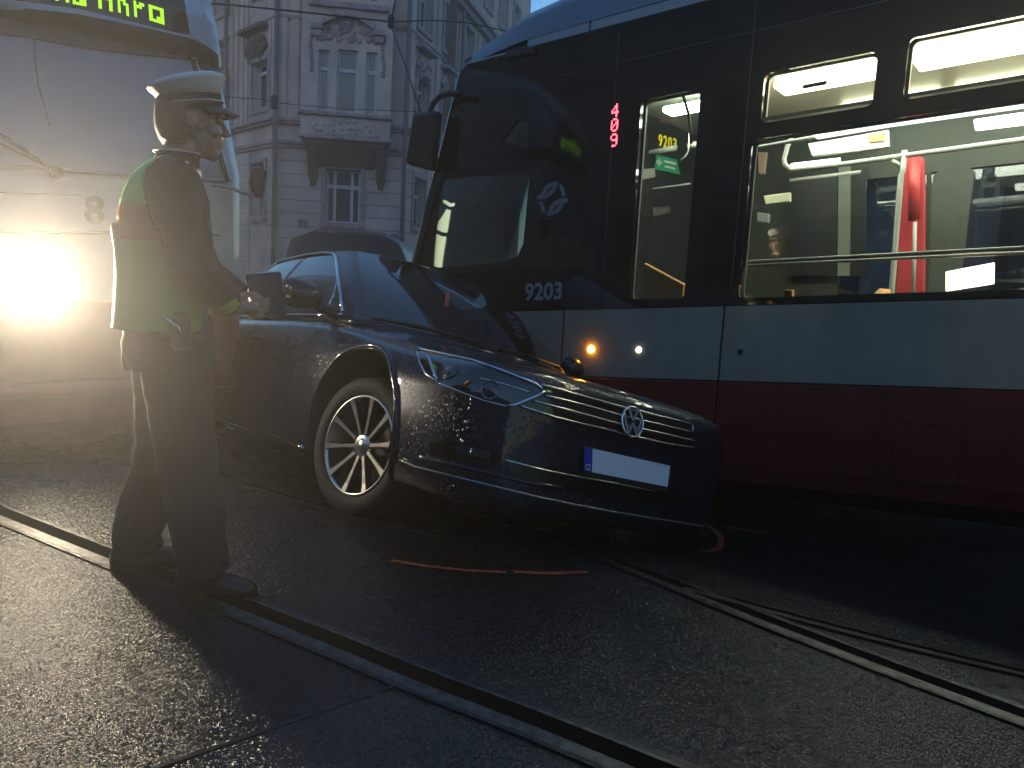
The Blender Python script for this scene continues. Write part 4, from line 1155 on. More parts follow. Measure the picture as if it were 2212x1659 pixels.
# collar
mb = MB(); mb.loft([oval((.018,0,1.535), .078, .088, 24), oval((.024,0,1.575), .073, .080, 24), oval((.026,0,1.585), .068, .074, 24)], True, False); co = mb.build('collar', M_navy, officer, smooth=True)
m_ = co.modifiers.new('t', 'SOLIDIFY'); m_.thickness = .008
mb = MB(); mb.tube([V((.022 + .079*math.cos(a), .089*math.sin(a), 1.578)) for a in [2*math.pi*i/30 for i in range(31)]], .0035, 6); mb.build('collar_piping', mat('pale_piping', (.55,.52,.48), .6), officer, smooth=True)
for dx in (.0, .028):
    mb = MB(); ball(mb, V((.02+dx, -.125-dx*.6, 1.542-dx*.35)), .009, 1, 1, .6, 8); mb.build('shoulder_star', mat('silver_star', (.7,.68,.6), .3, metal=1.), officer, smooth=True)
# trousers
mb = MB()
mb.loft([oval((0,0,1.0), .135, .18), oval((0,0,.92), .142, .19), oval((0,0,.85), .135, .185), oval((0,0,.80), .11, .165)])
for a, b, c in ((HIPR, KNR, ANR), (HIPL, KNL, ANL)):
    limb(mb, [a, a*.6+b*.4, b, b*.5+c*.5, c + V((.0,0,.03)), c + V((.012,0,-.035))], [.124,.120,.106,.104,.090,.092], 16)
tr_ = mb.build('trousers', M_trou, officer, smooth=True); fuse(tr_, .011, 4, .5)
tx2 = bpy.data.textures.new('folds2', 'CLOUDS'); tx2.noise_scale = .09
dm = tr_.modifiers.new('folds', 'DISPLACE'); dm.texture = tx2; dm.strength = .02
# shoes
def shoe(a, yaw):
    mb = MB(); m = MX.Rotation(yaw, 3, 'Z'); rings = []
    for x, w, z1 in ((-.095,.024,.05),(-.085,.036,.085),(-.03,.040,.105),(.03,.043,.09),(.09,.049,.066),(.15,.047,.055),(.185,.036,.047),(.205,.018,.036)):
        rings.append([V((a.x,a.y,0)) + m @ V((x, w*c, .004 + (z1-.004)*k)) for c, k in ((-1,.0),(-1.04,.3),(-.9,.7),(-.45,1.),(.45,1.),(.9,.7),(1.04,.3),(1,.0))])
    mb.loft(rings); return mb.build('shoe', M_shoe, officer, smooth=True)
shoe(ANR, R(-30)); shoe(ANL, R(8))
# vest: reflective, open armholes, bands
def vest_mat():
    m, nt, out = nodes('reflective_vest'); L = nt.links.new
    b = N(nt, 'ShaderNodeBsdfPrincipled', Roughness=.6); L(b.outputs[0], out.inputs[0])
    tc = N(nt, 'ShaderNodeTexCoord'); sp = N(nt, 'ShaderNodeSeparateXYZ'); L(tc.outputs['Object'], sp.inputs[0])
    mr = N(nt, 'ShaderNodeMapRange'); mr.inputs[1].default_value = .85; mr.inputs[2].default_value = 1.55; L(sp.outputs[2], mr.inputs[0])
    r = ramp(nt, mr.outputs[0], [(0., (.16,.32,.05)), (.55, (.19,.33,.07)), (.58, (.44,.10,.05)), (.73, (.44,.10,.05)), (.75, (.19,.56,.09)), (.85, (.13,.54,.13))]); r.color_ramp.interpolation = 'CONSTANT'
    L(r.outputs[0], b.inputs['Base Color'])
    return m
mb = MB(); n = 28
def vrow(z, rx, ry, a0, a1, cx=-.018):
    return [V((cx + rx*math.cos(a), ry*math.sin(a), z)) for a in [R(a0) + R(a1-a0)*i/n for i in range(n+1)]]
# back panel wrapping under the arm to the side
rows = [vrow(.945,.174,.228,58,302), vrow(.96,.172,.226,48,312), vrow(1.05,.165,.216,48,312), vrow(1.15,.160,.208,52,308), vrow(1.25,.160,.214,64,296), vrow(1.31,.158,.220,78,282)]
mb.loft(rows, False, False)
for s in (-1, 1):      # shoulder straps coming over to the chest; the upper back stays bare
    def bp_(z, rx, ry, a0, a1, cx=-.018): return [V((cx + rx*math.cos(R(180+s*a)), -ry*math.sin(R(180+s*a)), z)) for a in (a0, (a0+a1)/2, a1)][::-1][:]
    def two(q): return [q[2], q[0]]
    mb.loft([two(bp_(1.30,.170,.226,14,101)), two(bp_(1.35,.166,.222,34,86)), two(bp_(1.40,.160,.216,38,72)), two(bp_(1.46,.140,.200,36,62)), [V((-.085,.075*s,1.515)), V((-.08,.165*s,1.500))], [V((-.04,.080*s,1.55)), V((-.03,.165*s,1.52))], [V((.01,.085*s,1.548)), V((.01,.150*s,1.522))]], False, False)
vo = mb.build('vest', vest_mat(), officer, smooth=True)
m_ = vo.modifiers.new('s', 'SUBSURF'); m_.levels = m_.render_levels = 2
m_ = vo.modifiers.new('w', 'SHRINKWRAP'); m_.target = jk; m_.wrap_method = 'NEAREST_SURFACEPOINT'; m_.wrap_mode = 'OUTSIDE'; m_.offset = .010
m_ = vo.modifiers.new('t', 'SOLIDIFY'); m_.thickness = .008; m_.offset = 1
# sleeve cuff band
d = (WRR-ELR).normalized()
mb = MB(); limb(mb, [WRR - d*.075, WRR - d*.055, WRR - d*.03], [.056,.0555,.0535], 16); mb.build('sleeve_band', mat('yellow_green_band', (.42,.55,.06), .5), officer, smooth=True)
# cap: band, flared white crown, visor; tipped slightly back
capm = MX.Rotation(R(-11), 3, 'Y')
cc = hc_ + V((-.01, 0, .062))
def capring(z, rx, ry, dx=0.0, tilt=0.0): return [cc + capm @ V((dx + rx*math.cos(a), ry*math.sin(a), z + tilt*math.cos(a))) for a in [2*math.pi*i/36 for i in range(36)]]
mb = MB(); mb.loft([capring(-.03,.108,.092), capring(.022,.110,.094)], True, False); cb = mb.build('cap', mat('black_cap_band', (.012,.012,.014), .7), officer, smooth=True)
m_ = cb.modifiers.new('t', 'SOLIDIFY'); m_.thickness = .004
mb = MB(); mb.loft([capring(.020,.111,.095), capring(.040,.117,.104,.0,.004), capring(.062,.132,.119,.0,.010), capring(.070,.135,.122,.0,.012), capring(.077,.130,.117,.0,.012), capring(.086,.11,.1,0,.010), capring(.09,.05,.045,0,.006)], True, True); mb.build('crown', M_capw, cb, smooth=True)
mb = MB(); mb.tube(capring(-.006,.1125,.0965)+[capring(-.006,.1125,.0965)[0]], .004, 6); mb.build('cap_cord', mat('pale_cord', (.5,.47,.42), .6), cb, smooth=True)
mb = MB(); rows = []
for k, dz, w in ((0, 0, 1), (.3, -.006, 1.0), (.65, -.018, .98), (1, -.034, .92)):
    rows.append([cc + capm @ V((.104*math.cos(a) + .058*k*max(0, math.cos(a*1.05))**.6, .091*math.sin(a)*(1 + .06*k)*w, -.022 + dz)) for a in [R(-75) + R(150)*i/20 for i in range(21)]])
mb.loft(rows, False, False); vv = mb.build('visor', M_visr, cb, smooth=True)
m_ = vv.modifiers.new('t', 'SOLIDIFY'); m_.thickness = .004
# belt gear glinting on the hip
mb = MB(); mb.box((.03, -.222, .955), (.06, .045, .13)); mb.build('radio_pouch', M_shoe, officer, bevel=.01)
mb = MB(); mb.tube([V((-.02,-.235,1.0)), V((.02,-.245,.97)), V((.03,-.245,.92))], .006, 8); mb.build('key_clip', M_chrome, officer, smooth=True)
# clipboard held between both hands: a thing of its own
hm = WM[officer.name]
cbc = hm @ V((.325, -.10, 1.085))
ex = (fx*.8 - fy*.1 + V((0,0,.12))).normalized(); ez = (fy*.35 + V((0,0,1))).normalized(); ey = ez.cross(ex).normalized(); ez = ex.cross(ey).normalized()
clip = thing('clipboard', 'dark clipboard with sheets of paper, held in the hands of the officer', 'clipboard', fr(ex, ey, ez, cbc))
mb = MB(); mb.box((0, 0, 0), (.12, .006, .165)); mb.build('board', M_bplast, clip, bevel=.003)
mb = MB(); mb.box((0, .0055, -.012), (.108, .003, .135)); mb.box((0, .008, -.02), (.10, .0015, .12)); mb.build('paper', mat('paper_sheet', (.7,.68,.62), .8), clip)
mb = MB(); mb.tube([V((-.04,.009,.068)), V((-.03,.004,.086)), V((.03,.004,.086)), V((.04,.009,.068))], .004, 8); mb.build('clip', M_chrome, clip, smooth=True)
# ------------------------------------------------------------------ the crashed car
CK = 1.0
CQ = V((-.110, 4.101, -.100)); A1, A2, A3 = R(-53.007), R(-4.041), R(-13.347)
CM = MX.Rotation(A1, 4, 'Z') @ MX.Rotation(A2, 4, 'Y') @ MX.Rotation(A3, 4, 'X')
CMW = MX.Translation(CAM + CK*(CQ - CAM)) @ CM
car = thing('crashed_car', 'wet blue black saloon car tilted against the tram nose, chrome grille and white plate', 'car', CMW)
def cf(p): return p * CK
def CB(): return MB(cf)
M_paint_c = mat('wet_midnight_paint', (.004, .006, .022), .34, metal=.25, coat=1., coat_rough=.025, drops=(75, .7), spec=.12)
M_cglass = mat('dark_car_window', (.006, .006, .007), .03, coat=.8, coat_rough=.01, drops=(110, .10))
M_blackg = mat('gloss_black_trim', (.004, .004, .004), .12, coat=.5)
M_rim = mat('turned_alloy', (.62, .60, .57), .28, metal=1.)
M_rimd = mat('dark_alloy', (.05, .05, .05), .35, metal=.8)
xs = [.958,.945,.915,.86,.78,.68,.52,.34,.15,-.10,-.35,-.60,-1.2,-2.0,-2.6,-3.1,-3.5,-3.75,-3.86]
ws = [.36,.56,.69,.77,.82,.85,.872,.886,.894,.904,.916,.925,.935,.93,.91,.90,.87,.80,.68]
zb = [.30,.235,.205,.19,.185,.18,.18,.18,.18,.18,.18,.18,.18,.18,.18,.2,.24,.3,.4]
zt = [.60,.735,.785,.803,.82,.833,.855,.878,.902,.935,.965,.985,.99,.99,1.0,1.04,1.03,.97,.88]
cr = [.01,.012,.02,.028,.036,.042,.052,.058,.062,.064,.06,.05,.04,.04,.04,.06,.06,.06,.05]
mb = CB(); rings = []
for x, w, b, t, c in zip(xs, ws, zb, zt, cr):
    e = t - c; H_ = e - b
    half = [(.0, b), (.55*w, b), (.90*w, b + .02*H_), (.965*w, b + .10*H_), (.985*w, b + .30*H_), (1.0*w, b + .55*H_), (.988*w, b + .70*H_), (.996*w, b + .79*H_), (.955*w, b + .92*H_), (.90*w, e), (.70*w, e + c*.62), (.66*w, e + c*.80), (.35*w, t - c*.03), (0, t)]
    r = [V((x, -y, z)) for y, z in half] + [V((x, y, z)) for y, z in half[-2:0:-1]]
    rings.append(r)
RR = mb.loft(rings, True, False)
def ladder(r):
    n = len(r)
    for i in range(n//2):
        a, b, c, d = r[i], r[(i+1) % n], r[n-1-i] if i else r[0], r[(n-i) % n]
        vs = []
        for q in (r[i], r[i+1], r[(n-i-1) % n], r[(n-i) % n]):
            if q not in vs: vs.append(q)
        if len(vs) > 2: mb.f(vs)
ladder(RR[0]); ladder(RR[-1])
body = mb.build('body', M_paint_c, car, smooth=True)
m_ = body.modifiers.new('s', 'SUBSURF'); m_.levels = m_.render_levels = 2
bake(body)
# wheel openings
for x in (0.0, -2.79):
    for s in (-1, 1):
        cu = MB(cf); cu.lathe([(.001,-.28),(.398,-.28),(.398,.3),(.001,.3)], (x, s*.90, .39 if x == 0 and s < 0 else .37), MX.Rotation(R(90), 3, 'X'), 48)
        co = cu.build('cut', M_bplast, car)
        m_ = body.modifiers.new('b', 'BOOLEAN'); m_.object = co; m_.solver = 'EXACT'; m_.operation = 'DIFFERENCE'
        bake(body); bpy.data.objects.remove(co)
for p in body.data.polygons: p.use_smooth = True
try: body.data.set_sharp_from_angle(angle=R(34))
except Exception: pass
# cabin
bot = [(-.22,0,.965),(-.27,.36,.965),(-.43,.70,.965),(-.57,.79,.96),(-1.4,.815,.95),(-2.2,.81,.95),(-2.75,.77,.97),(-3.05,.62,1.0),(-3.2,.3,1.01),(-3.22,0,1.01)]
top = [(-1.02,0,1.470),(-1.05,.30,1.466),(-1.11,.53,1.448),(-1.20,.59,1.438),(-1.5,.61,1.445),(-2.1,.61,1.44),(-2.4,.575,1.40),(-2.55,.48,1.37),(-2.62,.25,1.385),(-2.63,0,1.388)]
def crv(T, u):
    sg = 1 if u >= 0 else -1
    u = abs(u); i = min(int(u), len(T)-2); t = u - i
    def g(k):
        if k < 0: a = T[-k]; return V((a[0], -a[1], a[2]))
        if k >= len(T): a = T[2*(len(T)-1)-k]; return V((a[0], -a[1], a[2]))
        return V(T[k])
    p0, p1, p2, p3 = g(i-1), g(i), g(i+1), g(i+2)
    q = .5*((2*p1) + (p2-p0)*t + (2*p0-5*p1+4*p2-p3)*t*t + (3*p1-p0-3*p2+p3)*t**3)
    return V((q.x, q.y*sg, q.z))
def cab(u, t, off=0.0):
    a, b = crv(bot, u), crv(top, u)
    p = a.lerp(b, t); k = .030*math.sin(math.pi*t)
    o = (V((a.x, a.y, 0)) - V((-1.9, 0, 0))); o.x *= .6; o = o.normalized()
    return p + (o + V((0,0,.5))).normalized()*(k + off)
mb = CB(); U = [-9 + 18*i/108 for i in range(109)][:-1]
rg = [[cab(u, t) for u in U] for t in (-.06, .0, .12, .25, .4, .55, .7, .85, .94, 1.0)]
ce = V((-1.8, 0, 1.44))
for k, dz in ((.06,.012),(.15,.024),(.3,.036),(.5,.046),(.75,.052)):
    rg.append([crv(top, u).lerp(ce, k) + V((0,0,dz)) for u in U])
mb.loft(rg, True, True); cabin = mb.build('cabin_shell', M_paint_c, car, smooth=True)
def cabpatch(name, us, ts, off, m, shape=None, n=26, k=12):
    mb = CB(); rows = []
    for j in range(k+1):
        row = []
        for i in range(n+1):
            fu, ft = i/n, j/k
            u = us[0] + (us[1]-us[0])*fu; t = ts[0] + (ts[1]-ts[0])*ft
            if shape: u, t = shape(fu, ft, u, t)
            row.append(cab(u, t, off))
        rows.append(row)
    mb.loft(rows, False, False); return mb.build(name, m, car, smooth=True)
cabpatch('windscreen', (-2.12, 2.12), (.0, .97), .005, M_cglass, lambda fu, ft, u, t: (u*(1 - .02*ft), t))
for s in (-1, 1):
    def shp(fu, ft, u, t):
        lo = 3.02 + .18*ft**2
        return (s*(lo + (4.25 - lo)*fu), .05 + .85*ft - .0*fu)
    cabpatch('front_window', (0,1), (0,1), .004, M_cglass, shp)
    cabpatch('rear_window', (s*4.36, s*5.9), (.05, .88), .004, M_cglass)
cabpatch('rear_screen', (7.2, 10.8), (.1, .93), .004, M_cglass) if False else None
# chrome surround of the right front window and quarter glass
def cpath(uts, off): return [cab(u, t, off) for u, t in uts]
for s in (-1, 1):
    mb = CB(); mb.tube(cpath([(s*5.9, .93), (s*5.2, .95), (s*4.3, .955), (s*3.75, .945), (s*3.45, .92), (s*3.26, .86), (s*3.16, .7), (s*3.08, .5), (s*3.02, .3), (s*2.97, .06)], .010), .010, 8); mb.build('window_chrome', M_chrome, car, smooth=True)
    mb = CB(); mb.tube(cpath([(s*5.9, .02), (s*4.3, .02), (s*3.6, .02), (s*2.97, .02)], .010), .009, 8); mb.build('belt_chrome', M_chrome, car, smooth=True)
    mb = CB(); mb.tube(cpath([(s*3.07, .48), (s*3.16, .25), (s*3.27, .05)], .010), .007, 8); mb.build('quarter_post', M_chrome, car, smooth=True)
BV = []
def joint_bvh(objs):
    bm = bmesh.new()
    for o in objs:
        t = bmesh.new(); t.from_mesh(o.data); t.transform(WM[o.name]); me = bpy.data.meshes.new('t'); t.to_mesh(me); t.free(); bm.from_mesh(me); bpy.data.meshes.remove(me)
    r = BVHTree.FromBMesh(bm); bm.free(); return r
BC = joint_bvh([body])
Zf = lambda p: zz(1300,900,480,p); Zg = lambda p: zz(1000,800,640,p); Zh = lambda p: zz(600,500,640,p)
# grille, slats
patch(BC, Zf([(235,285),(500,350),(1150,535),(1500,610),(1975,738),(2025,1015),(1700,985),(1350,900),(1140,855),(700,755),(380,668),(-10,545),(-120,505),(-140,440),(100,430),(270,380)]), .004, 'grille', M_blackg, car, 8)
grille = car
sl = mat('grille_chrome', (.62,.62,.60), .18, metal=1.)
for pts in ([(235,293),(500,362),(800,448),(1150,545),(1360,592),(1600,655),(1965,745)], [(280,410),(700,515),(1110,630),(1400,700),(1700,770),(1965,835)], [(150,470),(480,560),(800,648),(1100,730),(1410,800),(1700,865),(1990,930)], [(0,530),(400,660),(800,758),(1150,842),(1340,890),(1700,970),(2010,1012)]):
    mb = MB(); mb.tube(surf_path(BC, Zf(pts), .010), .0055, 8); mb.build('grille_slat', sl, car, world=True, smooth=True)
mb = MB(); mb.tube(surf_path(BC, Zf([(1965,742),(1975,800),(1962,838)]), .010), .004, 6); mb.build('grille_slat', sl, car, world=True, smooth=True)
# headlight
hlm = mat('headlight_cover', (.010, .011, .013), .05, coat=1.)
hl_o = [(145,255),(400,308),(640,362),(900,455),(1160,555),(1240,615),(1190,650),(980,738),(930,745),(720,690),(520,615),(330,540),(230,480),(175,390)]
hl = patch(BC, Zg(hl_o), .005, 'headlight', hlm, car, 8)
def ptube(pts, r, m, name, eps=.006, par=None, F_=Zg):
    mb = MB(); mb.tube(surf_path(BC, F_(pts), eps), r, 8); return mb.build(name, m, par or car, world=True, smooth=True)
bl = mat('brushed_blue_chrome', (.55,.62,.75), .16, metal=1.)
ptube([(150,258),(400,312),(640,366),(900,458),(1165,556),(1238,612)], .006, bl, 'light_strip', .009, hl)
ptube([(1238,618),(1190,648),(980,736),(930,744)], .0075, bl, 'light_strip', .010, hl)
ptube([(150,258),(178,380),(232,472),(335,538)], .004, M_chrome, 'light_strip', .008, hl)
ptube([(240,300),(285,420),(325,520)], .007, M_chrome, 'reflector', .006, hl)
ptube([(700,510),(900,560),(1120,625)], .003, M_chrome, 'reflector', .008, hl)
ptube([(335,545),(520,620),(720,695),(925,748)], .003, M_chrome, 'reflector', .008, hl)
for c, r in (((780, 610), .036), ((440, 450), .034)):
    h = hit(BC, Zg([c])[0])
    if h:
        zx = h[1]; mtx = zx.to_track_quat('Z', 'Y').to_matrix()
        mb = MB(); mb.lathe([(r*1.1,.002),(r*1.15,.009),(r,.010),(r*.9,.006),(.8*r,.0075),(.5*r,.014),(.001,.017)], h[0], mtx, 20); mb.build('lens', mat('projector_lens', (.06,.065,.07), .06, metal=.6, coat=1.), hl, world=True, smooth=True)
# far headlight mirrored in car space
# lower fascia
patch(BC, Zg([(255,1060),(480,1040),(700,1085),(830,1130),(860,1250),(640,1230),(420,1190),(270,1150)]), .003, 'fog_light_recess', M_blackg, car, 8)
h = hit(BC, Zg([(620, 1145)])[0])
if h:
    patch(BC, Zg([(500,1080),(640,1095),(780,1130),(770,1200),(620,1180),(490,1150)]), .005, 'fog_light', mat('fog_lens', (.05,.05,.05), .10, metal=.4, coat=1.), car, 8)
    ptube([(625,1105),(600,1180)], .004, M_chrome, 'fog_glint', .008)  # chrome stroke standing in for a glint in the dark recess
patch(BC, Zg([(900,1190),(1250,1270),(1600,1330),(2100,1440),(2500,1520),(2500,1640),(2100,1590),(1600,1500),(1250,1420),(950,1330)]), .003, 'lower_intake', M_blackg, car, 10)
ptube([(900,1207),(1060,1248),(1220,1290),(1350,1318),(1490,1345),(1800,1400),(2200,1480)], .0045, sl, 'intake_trim', .009)
ptube([(180,1190),(500,1262),(800,1330),(1100,1405),(1400,1450)], .010, M_paint_c, 'bumper_crease', .002)
ptube([(20,1210),(150,1265),(480,1352),(800,1430),(1200,1530),(1500,1590),(1820,1648),(2200,1710),(2600,1775)], .006, mat('splitter_edge', (.3,.3,.29), .25, metal=.7), 'splitter', .012)
h = hit(BC, Zg([(1270,1070)])[0])
if h:
    mb = MB(); mb.lathe([(.010,.0),(.011,.005),(.001,.007)], h[0], h[1].to_track_quat('Z','Y').to_matrix(), 14); mb.build('parking_sensor', M_rimd, car, world=True, smooth=True)
# number plate, curved with the bumper, holder below; the numbers are blanked in the photograph
plq = Zf([(745,1000),(1730,1220),(1700,1462),(738,1275)])
ctr = hit(BC, in4(plq, .5, .5))
nrm = (CMW.to_3x3() @ V((1, 0, .02))).normalized()
P0 = ctr[0] + nrm*.014
def pl(u, v, o=0.): return on_plane(in4(plq, u, v), P0 + nrm*o, nrm)
mb = MB(); mb.prism([pl(-.012,-.04,-.008), pl(1.012,-.04,-.008), pl(1.012,1.22,-.008), pl(-.012,1.22,-.008)], -nrm*.016); ph = mb.build('plate_holder', M_bplast, car, world=True, bevel=.002)
mb = MB(); mb.prism([pl(.095,0), pl(1,0), pl(1,1), pl(.095,1)], -nrm*.004); mb.build('number_plate', mat('white_plate', (.92,.92,.92), .45), ph, world=True)
mb = MB(); mb.prism([pl(0,0), pl(.093,0), pl(.093,1), pl(0,1)], -nrm*.004); mb.build('country_band', mat('plate_blue', (.02,.05,.42), .4), ph, world=True)
mb = MB()
vs, fs, w = text_polys('CZ', 1, .02); hh = max(v.y for v in vs)
bv = [mb.v(pl(.016 + .062*v.x/w, .93 - .24*v.y/hh, .0015)) for v in vs]
for f in fs: mb.f([bv[j] for j in f])
mb.build('country_letters', M_sw, ph, world=True)
# emblem: ring with the V over the W
h = hit(BC, Zf([(1265, 718)])[0])
ex_ = (CMW.to_3x3() @ V((.98, 0, .2))).normalized(); ey_ = (CMW.to_3x3() @ V((0, 1, 0))).normalized(); ez_ = ex_.cross(ey_).normalized()
EC = h[0] + ex_*.016
def em(a, b, o=0.): return EC + ey_*a + ez_*b + ex_*o
ER = .066
mb = MB(); mb.tube([em(ER*math.cos(2*math.pi*i/40), ER*math.sin(2*math.pi*i/40)) for i in range(41)], .006, 8, False)
def stroke(pts, w):
    for (a, b), (c, d) in zip(pts, pts[1:]):
        L_ = math.hypot(c-a, d-b); nx, ny = -(d-b)/L_*w/2, (c-a)/L_*w/2
        mb.prism([em(a+nx, b+ny), em(a-nx, b-ny), em(c-nx, d-ny), em(c+nx, d+ny)], ex_*.006)
k = ER/1.0
stroke([(-.42*k,.86*k),(0,.08*k),(.42*k,.86*k)], .011)
stroke([(-.86*k,.42*k),(-.42*k,-.86*k),(0,-.06*k),(.42*k,-.86*k),(.86*k,.42*k)], .011)
eb = mb.build('emblem', M_chrome, car, world=True, smooth=False, bevel=.0008)
mb = MB(); mb.prism([em(ER*math.cos(2*math.pi*i/40), ER*math.sin(2*math.pi*i/40), -.004) for i in range(40)], -ex_*.02); mb.build('emblem_base', M_blackg, eb, world=True)
# bonnet and wing gaps
gapm = M_gap2
ptube([(1130,985),(1300,1040),(1500,1120),(1700,1200),(1870,1270),(1990,1355),(2100,1395)], .003, gapm, 'bonnet_gap', .0005, None, Zh)
ptube([(1400,1040),(1600,1110),(1900,1230),(2050,1300)], .0045, M_paint_c, 'bonnet_crease', .002, None, Zh)
# mirror
mb = CB(); rings = []
for y, r, x0 in ((-.90,.045,-.66),(-.94,.085,-.67),(-1.0,.098,-.68),(-1.06,.09,-.69),(-1.10,.06,-.70)):
    rings.append([V((x0 + (.09 if math.cos(a) > 0 else .06)*math.cos(a)*r/.098, y, 1.035 + .085*math.sin(a)*r/.098)) for a in [2*math.pi*i/18 for i in range(18)]])
mb.loft(rings); mi = mb.build('wing_mirror', M_paint_c, car, smooth=True)
mb = CB(); rings = []
for y, r, x0 in ((.90,.045,-.68),(.93,.085,-.69),(.99,.095,-.70),(1.05,.085,-.71),(1.09,.05,-.72)):
    rings.append([V((x0 + (.09 if math.cos(a) > 0 else .06)*math.cos(a)*r/.098, y, 1.05 + .085*math.sin(a)*r/.098)) for a in [2*math.pi*i/18 for i in range(18)]])
mb.loft(rings); mb.build('wing_mirror', M_paint_c, car, smooth=True)
mb = CB(); mb.tube([V((-.62,-.78,.965)), V((-.65,-.86,.985)), V((-.66,-.93,1.0))], [.03,.024,.022], 10); mb.build('mirror_foot', M_bplast, mi, smooth=True)
mb = CB(); mb.box((-.63,-1.03,1.0), (.012,.12,.014)); mb.build('mirror_signal', mat('amber_clear', (.8,.5,.2), .15, coat=1.), mi, bevel=.004)
# wipers
for pts in ([(940,860),(1250,905),(1480,960),(1700,1030)],):
    pass
mb = CB(); mb.tube([cab(-1.9, .03, .012), cab(-1.2, .05, .014), cab(-.3, .035, .014)], .007, 6); mb.build('wiper', M_bplast, car, smooth=True)
mb = CB(); mb.tube([cab(.1, .03, .012), cab(.8, .05, .014), cab(1.8, .06, .014)], .007, 6); mb.build('wiper', M_bplast, car, smooth=True)
# tag hanging behind the windscreen (red)
mb = CB(); c = cab(-.55, .42, .008); mb.prism([c + V((0,-.012,.07)), c + V((0,.012,.07)), c + V((.02,.016,-.03)), c + V((.02,-.01,-.04))], (.004,0,.004)); mb.build('hanging_tag', mat('red_tag', (.55,.10,.07), .5), car)
# side details of the right flank: sill strip, door gaps, handle
for x0, z0, x1, z1, r, m in ((-.5, .245, -2.35, .245, .007, M_chrome), (-.5,.70,-3.4,.735,.003, M_paint_c)):
    p = []
    for i in range(25):
        x = x0 + (x1-x0)*i/24; z = z0 + (z1-z0)*i/24
        o_ = CMW @ V((x*CK, -2*CK, z*CK)); d_ = CMW.to_3x3() @ V((0,1,0))
        l, n_, _, _ = BC.ray_cast(o_, d_)
        if l: p.append(l + n_*.004)
    if len(p) > 3:
        mb = MB(); mb.tube(p, r, 8); mb.build('side_strip', m, car, world=True, smooth=True)
for x in (-.62, -1.62):
    p = []
    for i in range(16):
        z = .26 + .69*i/15
        l, n_, _, _ = BC.ray_cast(CMW @ V((x*CK, -2*CK, z*CK)), CMW.to_3x3() @ V((0,1,0)))
        if l: p.append(l)
    if len(p) > 3:
        mb = MB(); mb.tube(p, .0028, 6); mb.build('door_gap', gapm, car, world=True)
l, n_, _, _ = BC.ray_cast(CMW @ V((-1.42*CK, -2*CK, .80*CK)), CMW.to_3x3() @ V((0,1,0)))
mb = CB(); mb.box((-1.42, -.925, .80), (.2, .022, .028)); mb.build('door_handle', M_paint_c, car, bevel=.008)
# wheels
def wheel(x, y, z, s, steer=0.0, face=True):
    c = V((x, y, z)); o = MX.Rotation(R(steer), 3, 'Z') @ MX.Rotation(R(90)*(1 if s < 0 else -1), 3, 'X')   # local +z points outwards
    mb = CB(); mb.lathe([(.232,-.20),(.25,-.225),(.30,-.225),(.328,-.20),(.334,-.16),(.334,-.05),(.328,-.015),(.305,.004),(.262,.002),(.240,-.012),(.232,-.03)], c, o, 64, close=True); t = mb.build('wheel', M_rub, car, smooth=True)
    mb = CB(); mb.lathe([(.241,-.012),(.238,-.004),(.230,-.004),(.224,-.02),(.215,-.11),(.215,-.2),(.232,-.2)], c, o, 64); mb.build('rim', M_rim, t, smooth=True)
    if not face: return t
    mb = CB(); mb.lathe([(.001,-.135),(.17,-.135),(.17,-.15),(.001,-.15)], c, o, 40); mb.build('brake_disc', M_rimd, t)
    mb = CB(); md = CB()
    for i in range(10):
        a = 2*math.pi*i/10 + .17
        u = V((math.cos(a), math.sin(a), 0)); v = V((-u.y, u.x, 0))
        def q(r, w, h): return c + o @ (u*r + v*w + V((0,0,h)))
        md.loft([[q(r, -w, h-.035), q(r, w, h-.035), q(r, w, h), q(r, -w, h)] for r, w, h in ((.045,.013,-.034),(.12,.0115,-.026),(.19,.0145,-.016),(.228,.019,-.008))])
        mb.loft([[q(r, -w, h), q(r, w, h), q(r, w, h+.003), q(r, -w, h+.003)] for r, w, h in ((.055,.008,-.033),(.12,.007,-.026),(.19,.0105,-.016),(.229,.0155,-.008))])
    md.build('spoke_backs', M_rimd, t); mb.build('spokes', M_rim, t)
    mb = CB(); mb.lathe([(.056,-.05),(.056,-.034),(.046,-.028),(.036,-.030),(.033,-.026),(.001,-.024)], c, o, 28); mb.build('hub_cap', M_rim, t, smooth=True)
    for i in range(5):
        a = 2*math.pi*i/5
        mb = CB(); mb.lathe([(.009,-.05),(.009,-.030),(.001,-.028)], c + o @ V((.062*math.cos(a), .062*math.sin(a), 0)), o, 10); mb.build('wheel_bolt', M_rimd, t, smooth=True)
    return t
wheel(0, -.832, .33, -1, 14)
wheel(0, .832, .50, 1, face=False)
wheel(-2.79, -.832, .38, -1, face=False)
wheel(-2.79, .832, .52, 1, face=False)
for x in (0., -2.79):
    for s in (-1, 1):
        if x: continue
        zc = .39 if s < 0 else .37
        mb = CB(); mb.loft([[V((x + .394*math.cos(R(-8 + 196*i/24)), s*y, zc + .394*math.sin(R(-8 + 196*i/24)))) for i in range(25)] for y in (.62, .75, .88)], False, False)
        mb.poly([V((x + .394*math.cos(R(-8 + 196*i/24)), s*.62, zc + .394*math.sin(R(-8 + 196*i/24)))) for i in range(25)])
        mb.build('wheel_arch_liner', M_gap2, car, smooth=True)
